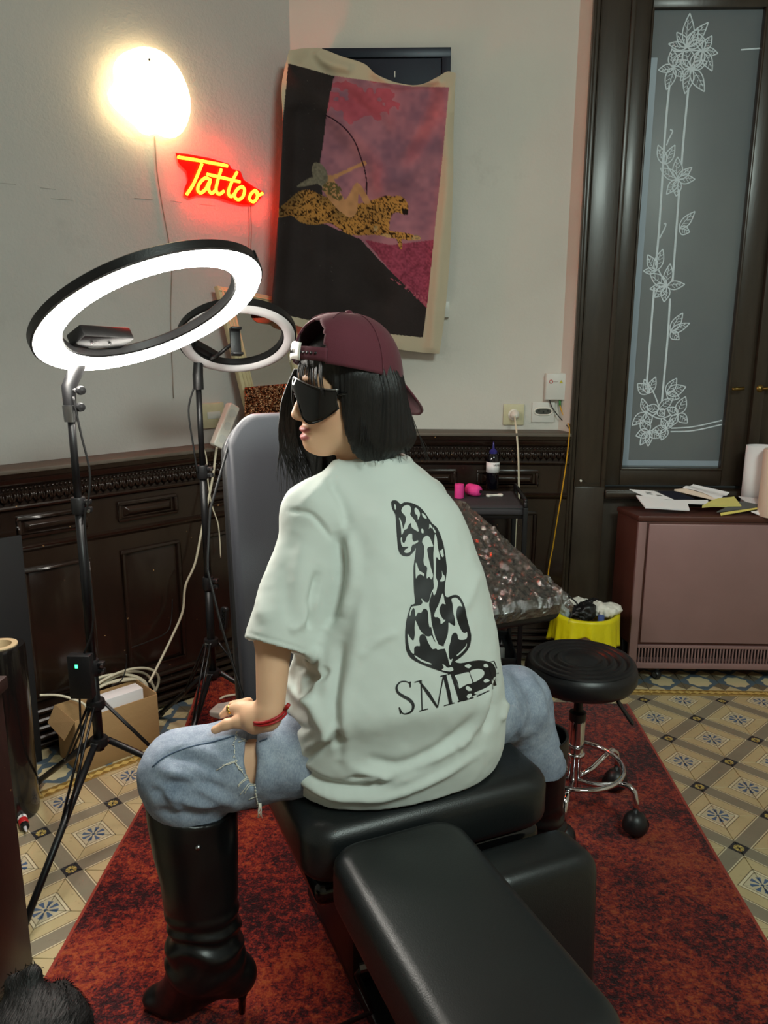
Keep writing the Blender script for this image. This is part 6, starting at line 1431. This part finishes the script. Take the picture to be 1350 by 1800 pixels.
Rm = Mi.to_3x3(); text_obj('DYNAMIC', .0085, Matrix.Translation(Mi @ Vector((0, 0, .019))) @ Rm.to_4x4() @ frame_M((.0140, 0, 0), (0, 0, 1), (0, -1, 0), (1, 0, 0)), 'print_black', ib)
# --- things on the trolley
TZ = TO.z+.8045
def tz(x, y): p = at_z(x, y, TZ); return Vector((p[0], p[1], TZ))
bk0 = tz(865, 859); ink = tag(empty('ink_bottle', bk0), 'tall black ink bottle with purple nozzle and white label on the trolley', 'bottle')
G().lathe([(0, 0), (.024, 0), (.027, .004), (.027, .110), (.0265, .125), (.022, .145), (.015, .152), (.015, .158)], 28).obj('body', 'ink', ink, smooth=True, auto=.8)
G().lathe([(.015, .150), (.0165, .151), (.0165, .162), (.010, .168), (.005, .172), (.0032, .195), (.0012, .200), (0, .2005)], 20).obj('nozzle', 'purple_cap', ink, smooth=True, auto=.8)
G().lathe([(.0273, .072), (.0276, .072), (.0276, .116), (.0273, .116)], 28).obj('label_band', 'paper', ink, smooth=True)
text_obj('DYNAMIC', .013, frame_M((.004, -.0278, .104), (1, 0, 0), (0, 0, 1), (0, -1, 0)), 'print_black', ink, bend=.0278); text_obj('INK 240 ML', .006, frame_M((.004, -.0278, .088), (1, 0, 0), (0, 0, 1), (0, -1, 0)), 'paper_grey', ink, bend=.0278) if False else None
p0 = tz(807, 875); t1 = G().lathe([(.008, 0), (.018, 0), (.019, .003), (.019, .053), (.018, .056), (.008, .056), (.008, 0)], 28).obj('bandage_roll', 'pink', None, smooth=True, auto=.7); t1.location = p0; tag(t1, 'pink bandage roll standing upright on the trolley', 'bandage')
p0 = tz(832, 872); t2 = empty('bandage_roll', p0); tag(t2, 'pink bandage-wrapped grip lying on its side on the trolley', 'bandage')
Mt = axis_M((.012, -.012, .0245), (.75, -.62, -.05)); G().lathe([(.007, -.045), (.021, -.045), (.024, -.038), (.024, .0), (.020, .012), (.013, .018), (.007, .018), (.007, -.045)], 28, Mt).obj('wrap', 'pink', t2, smooth=True, auto=.8)
G().lathe([(0, -.05), (.0065, -.05), (.0065, .023), (0, .023)], 14, Mt).obj('core', 'black_metal', t2, smooth=True, auto=.6)
p0 = tz(869, 872); cl_ = [(-.034, .008), (-.026, .014), (-.012, .006), (.0, .0035), (.012, .006), (.026, .014), (.035, .008), (.034, -.008), (.025, -.013), (.012, -.005), (0, -.0035), (-.012, -.005), (-.026, -.013), (-.034, -.007)]
wcl = G().prism([tuple(p) for p in spline(cl_, 3, True)], 0, .008, Matrix.Rotation(math.radians(12), 4, 'Z')).obj('plastic_clip', 'white_plastic', None, bevel=.0015); wcl.location = p0; tag(wcl, 'white bow-shaped plastic clip on the trolley tray', 'clip')
# things on the lower shelves
sb_ = Vector((.33, 3.05, .4462)); o_ = rbox('small_box', (-.05, -.05, 0), (.05, .05, .055), 'red', None, None, .003); o_.location = sb_; tag(o_, 'small red box on the middle trolley shelf', 'box')
o_ = G().prism([(-.06, 0), (.045, 0), (.03, .07)], -.0015, .0015, frame_M((0, 0, 0), (1, 0, 0), (.1, .2, .97), (0, -1, .1))).obj('leaflet', 'paper_yellow', None); o_.location = (.345, 2.985, .448); tag(o_, 'pale leaflet leaning on the middle trolley shelf', 'leaflet')
for k, (x, y, c) in enumerate(((.235, 2.99, 'red'), (.27, 3.0, 'paper_cream'), (.31, 2.985, 'purple_cap'), (.35, 3.0, 'ink'), (.385, 2.985, 'paper_grey'))):
    r_ = tag(empty('pigment_bottle', (x, y, .1462)), ('red', 'cream', 'blue', 'black', 'grey')[k]+' pigment bottle on the bottom trolley shelf', 'bottle', 'pigment bottles on the bottom trolley shelf')
    G().lathe([(0, 0), (.014, 0), (.015, .002), (.015, .06), (.009, .068), (.009, .07)], 18).obj('body', c, r_, smooth=True, auto=.7); G().lathe([(.0095, .066), (.0105, .068), (.0105, .078), (.004, .084), (.001, .098), (0, .098)], 14).obj('cap', 'black_plastic', r_, smooth=True, auto=.7)
# --- waste bin with yellow liner
wb0 = Vector(at_z(1030, 1078, .325)); wb0 = Vector((wb0.x, wb0.y, 0)); wbn = tag(empty('waste_bin', wb0), 'pale waste bin with a yellow liner bag folded over its rim', 'bin')
G().lathe([(0, .0), (.095, .0), (.098, .006), (.122, .318), (.127, .322), (.127, .326), (.119, .326), (.094, .01), (0, .01)], 40).obj('body', 'paper_cream', wbn, smooth=True, auto=.7)
MT['liner'] = mat('yellow_liner', (226, 212, 20), .35, 0, .12, 14, .35, 40, bdist=.006, spec=.5)
g = G()
def liner(u, w):
    t = 2*math.pi*u; n = .004*math.sin(11*t)+.003*math.sin(23*t+1)+.005*math.sin(5*t)
    if w < .3: k = w/.3; r = .114-.012*(1-k)+n*.4*(1-k); z = .27+.062*k
    elif w < .4: k = (w-.3)/.1; r = .114+.018*k; z = .332+.003*math.sin(math.pi*k)
    else: k = (w-.4)/.6; dz = .105+.03*math.sin(2*t+2.2)+.015*math.sin(5*t+1); r = .132+.002+.010*k+n*k*1.2; z = .332-dz*k
    return (r*math.cos(t), r*math.sin(t), z)
g.grid(liner, 96, 20); g.obj('liner_bag', 'liner', wbn, smooth=True, solid=.0012)
def crumple(name, c, r, sq, m, label, cat, seed, amp=.35):
    ops = [('u', ellip((0, 0, 0), sq), .01)]; V, Q = sdf_mesh(ops, np.array(sq)*-1.6-.01, np.array(sq)*1.6+.01, max(sq)/14); N = vnormals(V, Q)
    V = V+N*(vnoise(V, 1/(max(sq)*.45), seed)*amp*max(sq)*.6+np.abs(vnoise(V, 1/(max(sq)*.22), seed+1))*amp*max(sq)*.35)[:, None]
    o = np_obj(name, V, Q, m, None); o.location = c; return tag(o, label, cat)
MT['tissue'] = mat('tissue', (228, 226, 216), .85, 0, .04, 12, .3, 60)
crumple('paper_towel', wb0+Vector((.075, -.02, .352)), 0, (.062, .05, .026), 'tissue', 'crumpled white paper towel flopping over the bin rim', 'paper towel', 3)
crumple('paper_towel', wb0+Vector((-.02, .055, .345)), 0, (.04, .035, .028), 'tissue', 'small white paper wad at the back of the bin', 'paper towel', 9)
crumple('black_glove', wb0+Vector((-.015, -.035, .34)), 0, (.055, .045, .030), mat('nitrile', (16, 16, 18), .4), 'crumpled black glove in the waste bin', 'glove', 14, .5)
crumple('black_glove', wb0+Vector((.03, .03, .35)), 0, (.032, .03, .026), MT['black_plastic'], 'smaller black glove wad behind the white towel in the bin', 'glove', 21, .5)
crumple('plastic_wrap', wb0+Vector((-.085, .0, .335)), 0, (.03, .035, .03), mat('clear_wrap', (190, 205, 205), .15, trans=.4), 'clear crumpled plastic at the left of the bin', 'plastic', 31, .5)
cw_ = G().tube([Vector(p) for p in spline([(-.05, -.03, .36), (-.045, -.03, .375), (-.06, -.02, .39), (-.075, -.005, .40), (-.08, .0, .41)], 5)], .0035, 8).obj('cord_end', 'cable_black', None, smooth=True); cw_.location = wb0; tag(cw_, 'bent black cord end sticking out of the bin', 'cord')
bt_ = tag(empty('small_bottle', wb0+Vector((.045, -.07, .31))), 'little blue and white bottle in the waste bin', 'bottle'); G().lathe([(0, 0), (.013, 0), (.013, .03), (.007, .038), (.007, .04)], 16).obj('body', mat('blue_bottle', (70, 90, 150), .3), bt_, smooth=True, auto=.7); G().lathe([(0, .038), (.008, .038), (.008, .05), (0, .05)], 14).obj('cap', 'white_plastic', bt_, smooth=True, auto=.7)
# --- papers on the heater
HZ = .7245
zr = lambda L: [(x/5+1080, y/5+780) for x, y in L]
def sheet(name, poly, z, th, m, label, cat='paper', curl=None, n=10):
    """flat or curled sheet lying at height z; outline read as corner points TL TR BR BL"""
    c = []
    for x, y in zr(poly):                                  # pile rises towards the window sill at the back
        p = at_y(x, y, 3.155+max(0, min(1, (904-y)/54))*.165); c.append(np.array([p[0], p[1], max(p[2], HZ)+(z-HZ)*.25]))
    o_ = Vector(np.mean(c, 0)); c = [Vector(q)-o_ for q in c]; g = G()
    def pt(u, w):
        p = (c[0]*(1-u)+c[1]*u)*(1-w)+(c[3]*(1-u)+c[2]*u)*w; return tuple(p+Vector((0, 0, curl(u, w) if curl else 0)))
    top_ = [pt(i/n, j_/n) for j_ in range(n+1) for i in range(n+1)]; K_ = len(top_); g.v = [(x, y, zz+th) for x, y, zz in top_]+top_
    for j_ in range(n):
        for i in range(n): a = j_*(n+1)+i; g.f += [(a, a+1, a+n+2, a+n+1), (K_+a, K_+a+n+1, K_+a+n+2, K_+a+1)]
    for i in range(n): g.f += [(i, K_+i, K_+i+1, i+1)]; a = n*(n+1)+i; g.f += [(a, a+1, K_+a+1, K_+a)]
    for j_ in range(n): a = j_*(n+1); g.f += [(a, a+n+1, K_+a+n+1, K_+a)]; a = j_*(n+1)+n; g.f += [(a, K_+a, K_+a+n+1, a+n+1)]
    g.mi = [0]*len(g.f); o = g.obj(name, m, None, smooth=True, auto=.5); o.location = o_; return tag(o, label, cat)
sheet('open_booklet', [(190, 480), (640, 530), (660, 590), (270, 585)], HZ, .006, 'paper', 'open white booklet at the left front corner of the heater top', 'booklet', lambda u, w: .006*abs(math.sin(u*3))*(1-u)+.008*(1-u)**3)
sheet('yellow_page', [(230, 495), (350, 500), (430, 555), (330, 545)], HZ+.016, .0015, mat('yellow_print', (222, 214, 60), .6), 'bright yellow page inside the open booklet', 'paper')
sheet('flyer', [(130, 422), (350, 425), (520, 500), (290, 482)], HZ+.012, .002, 'paper', 'white flyer with dark print lying on the booklets', 'flyer', lambda u, w: .006*(1-w)*(1-u))
sheet('flyer_strip', [(460, 505), (820, 505), (830, 540), (560, 530)], HZ+.010, .003, 'paper', 'white paper strip across the front of the booklets', 'paper')
sheet('navy_booklet', [(380, 428), (530, 428), (700, 492), (520, 498)], HZ+.009, .004, 'paper_navy', 'dark navy booklet between the white papers', 'booklet')
sheet('folded_paper', [(600, 405), (690, 368), (1010, 440), (920, 512)], HZ+.022, .002, 'paper', 'large white paper with a curled flap on the heater', 'paper', lambda u, w: .030*max(0, .35-u)*math.sin(max(0, 1-w)*3.0)+.004*math.sin(6*u))
sheet('cream_card', [(525, 420), (620, 412), (960, 500), (915, 515)], HZ+.014, .006, 'paper_cream', 'cream card lying under the curled white paper', 'card')
sheet('dark_card', [(890, 480), (990, 478), (990, 490), (920, 512)], HZ+.0305, .003, 'paper_navy', 'dark corner of a card on the curled white paper', 'card')
sheet('yellow_notepad', [(850, 520), (1050, 478), (1115, 560), (770, 565)], HZ+.002, .010, 'paper_yellow', 'stack of pale yellow note sheets in the middle of the heater top', 'notepad', lambda u, w: .003*math.sin(5*u))
sheet('grey_brochure', [(1090, 515), (1240, 520), (1290, 560), (900, 605)], HZ+.0005, .004, 'paper_grey', 'grey glossy brochure at the front edge of the heater', 'brochure')
sheet('yellow_card', [(930, 612), (1290, 560), (1300, 568), (935, 635)], HZ, .002, mat('yellow_card', (226, 210, 110), .6), 'thin yellow card poking out below the grey brochure', 'card', lambda u, w: .0)
sheet('newspaper', [(1090, 470), (1350, 500), (1350, 560), (1160, 520)], HZ+.006, .003, mat('newsprint', (206, 204, 206), .8, 0, .25, 120), 'speckled newspaper sheet under the paper rolls', 'newspaper')
sheet('round_paper', [(1200, 600), (1360, 575), (1370, 625), (1270, 628)], HZ, .002, 'paper', 'white paper with a rounded edge at the right end of the heater', 'paper')
w_ = at_y(1327, 880, 3.285); wt = at_y(1327, 783, 3.285); pr0 = Vector((w_[0], 3.285, HZ)); r_ = tag(empty('paper_roll', pr0), 'tall white paper roll standing on the heater', 'paper roll')
spi = [((.060-.0012*k/6)*math.cos(t), (.045-.0012*k/6)*math.sin(t)) for k, t in enumerate(np.linspace(0, 4*math.pi, 48))]
g = G(); v = [(x, y, 0) for x, y in spi]+[(x, y, wt[2]-HZ) for x, y in spi]; k = len(spi); g.add(v, [(i, i+1, k+i+1, k+i) for i in range(k-1)]); g.obj('sheet', 'paper', r_, smooth=True, solid=.001)
w_ = at_y(1353, 880, 3.235); wt = at_y(1353, 786, 3.235); pr1 = Vector((w_[0]+.004, 3.165+.0, HZ)); r_ = tag(empty('paper_roll', pr1), 'thick cream paper roll standing in front of the white one', 'paper roll')
G().lathe([(.02, 0), (.074, 0), (.076, .004), (.076, wt[2]-HZ-.004), (.074, wt[2]-HZ), (.02, wt[2]-HZ), (.02, 0)], 40).obj('sheet', 'paper_cream', r_, smooth=True, auto=.7)
# print on the flyer and newspaper
fly = bpy.data.objects['flyer']
for i, (a, b_, c_, d) in enumerate(((.42, .62, .30, .42), (.30, .52, .52, .60), (.55, .80, .62, .72))):
    zc_ = lambda u, w: tuple((lambda q: (q[0], q[1], q[2]+.0025))(fly.data.vertices[int(round(w*10))*11+int(round(u*10))].co))
    g = G(); g.add([zc_(a, c_), zc_(b_, c_), zc_(b_, d), zc_(a, d)], [(0, 1, 2, 3)]); g.obj('printed_line', 'paper_grey', fly)
# --- pushpin and loop of wire on the window casing
pp = Vector(at_y(1021, 845, 3.350)); pn = tag(empty('pushpin', pp), 'white pushpin in the window casing', 'pushpin')
G().lathe([(0, -.006), (.004, -.006), (.004, -.004), (.002, -.003), (.002, .001), (.0048, .002), (.0048, .005), (0, .006)], 12, axis_M((0, .002, 0), (0, -1, 0))).obj('pin_head', 'white_plastic', pn, smooth=True, auto=.6)
G().tube([Vector(at_y(x, y, 3.3495))-pp for x, y in spline([(1023, 846), (1035, 850), (1050, 849), (1062, 844)], 4)], .0009, 5).obj('wire', 'cable_black', pn, smooth=True)
# --- dog at the lower left
DO = Vector((-.62, .80, 0)); dog = tag(empty('dog', DO), 'black short-haired dog at the lower left corner, seen from behind', 'dog')
hd0 = at_d(62, 1838, 1.26); U_ = []
U_ += [('u', ellip(hd0, (.088, .095, .080)), .02), ('u', ellip(hd0+np.array([-.02, .085, -.035]), (.045, .07, .042)), .04), ('u', rcone(hd0+np.array([-.01, -.05, -.03]), (-.63, .80, .30), .075, .105), .05), ('u', rcone((-.63, .84, .27), (-.66, .50, .26), .115, .10), .06)]
ea = at_d(52, 1775, 1.27); eb_ = at_d(58, 1712, 1.29); U_ += [('u', rcone(ea, eb_, .030, .011), .02), ('u', rcone(at_d(30, 1760, 1.28), at_d(22, 1728, 1.29), .02, .010), .02), ('u', rcone(at_d(22, 1728, 1.29), eb_, .010, .011), .015)]
for x, y in ((-.575, .86), (-.70, .85), (-.60, .52), (-.73, .53)): U_ += [('u', rcone((x, y, .22), (x, y+.01, .10), .045, .026), .04), ('u', rcone((x, y+.01, .10), (x, y, .035), .026, .022), .02), ('u', ellip((x, y+.022, .030), (.028, .04, .018)), .02)]
U_ += [('u', rcone((-.66, .44, .30), (-.68, .34, .36), .022, .012), .03)]
V, Q = sdf_mesh(U_, (-.90, .28, .005), (-.38, 1.30, .58), .006); V = smooth_verts(V, Q, 1); N = vnormals(V, Q)
V = V+N*(vnoise(V*np.array([1, 1, 1]), 45, 2)*.0025+vnoise(V, 120, 3)*.0012)[:, None]
MT['fur'] = mat('black_fur', (13, 13, 14), .6, 0, .35, 26, .8, 160, sheen=.0, stretch=(1.6, .35, 1), bdist=.004)
dbody = np_obj('body', V, Q, 'fur', dog, None, DO)
g = G(); idx = rng.choice(len(V), 5200, replace=False)
for i in idx:
    p, n = V[i], N[i]
    if p[1] < .85 or p[2] < .2: continue
    t = np.array([.25, -.8, .1]); t = t-n*(t@n); t /= np.linalg.norm(t)+1e-9; L = rng.uniform(.010, .020)
    a = Vector(p)-DO; b1 = Vector(p+t*L*.6+n*.003)-DO; b2 = Vector(p+t*L+n*.002)-DO; s_ = Vector(np.cross(t, n))*.0009
    g.add([a-s_, a+s_, b1+s_*.8, b1-s_*.8, b2], [(0, 1, 2, 3), (3, 2, 4)])
tag(g.obj('fur', 'fur', dbody), kind='stuff')
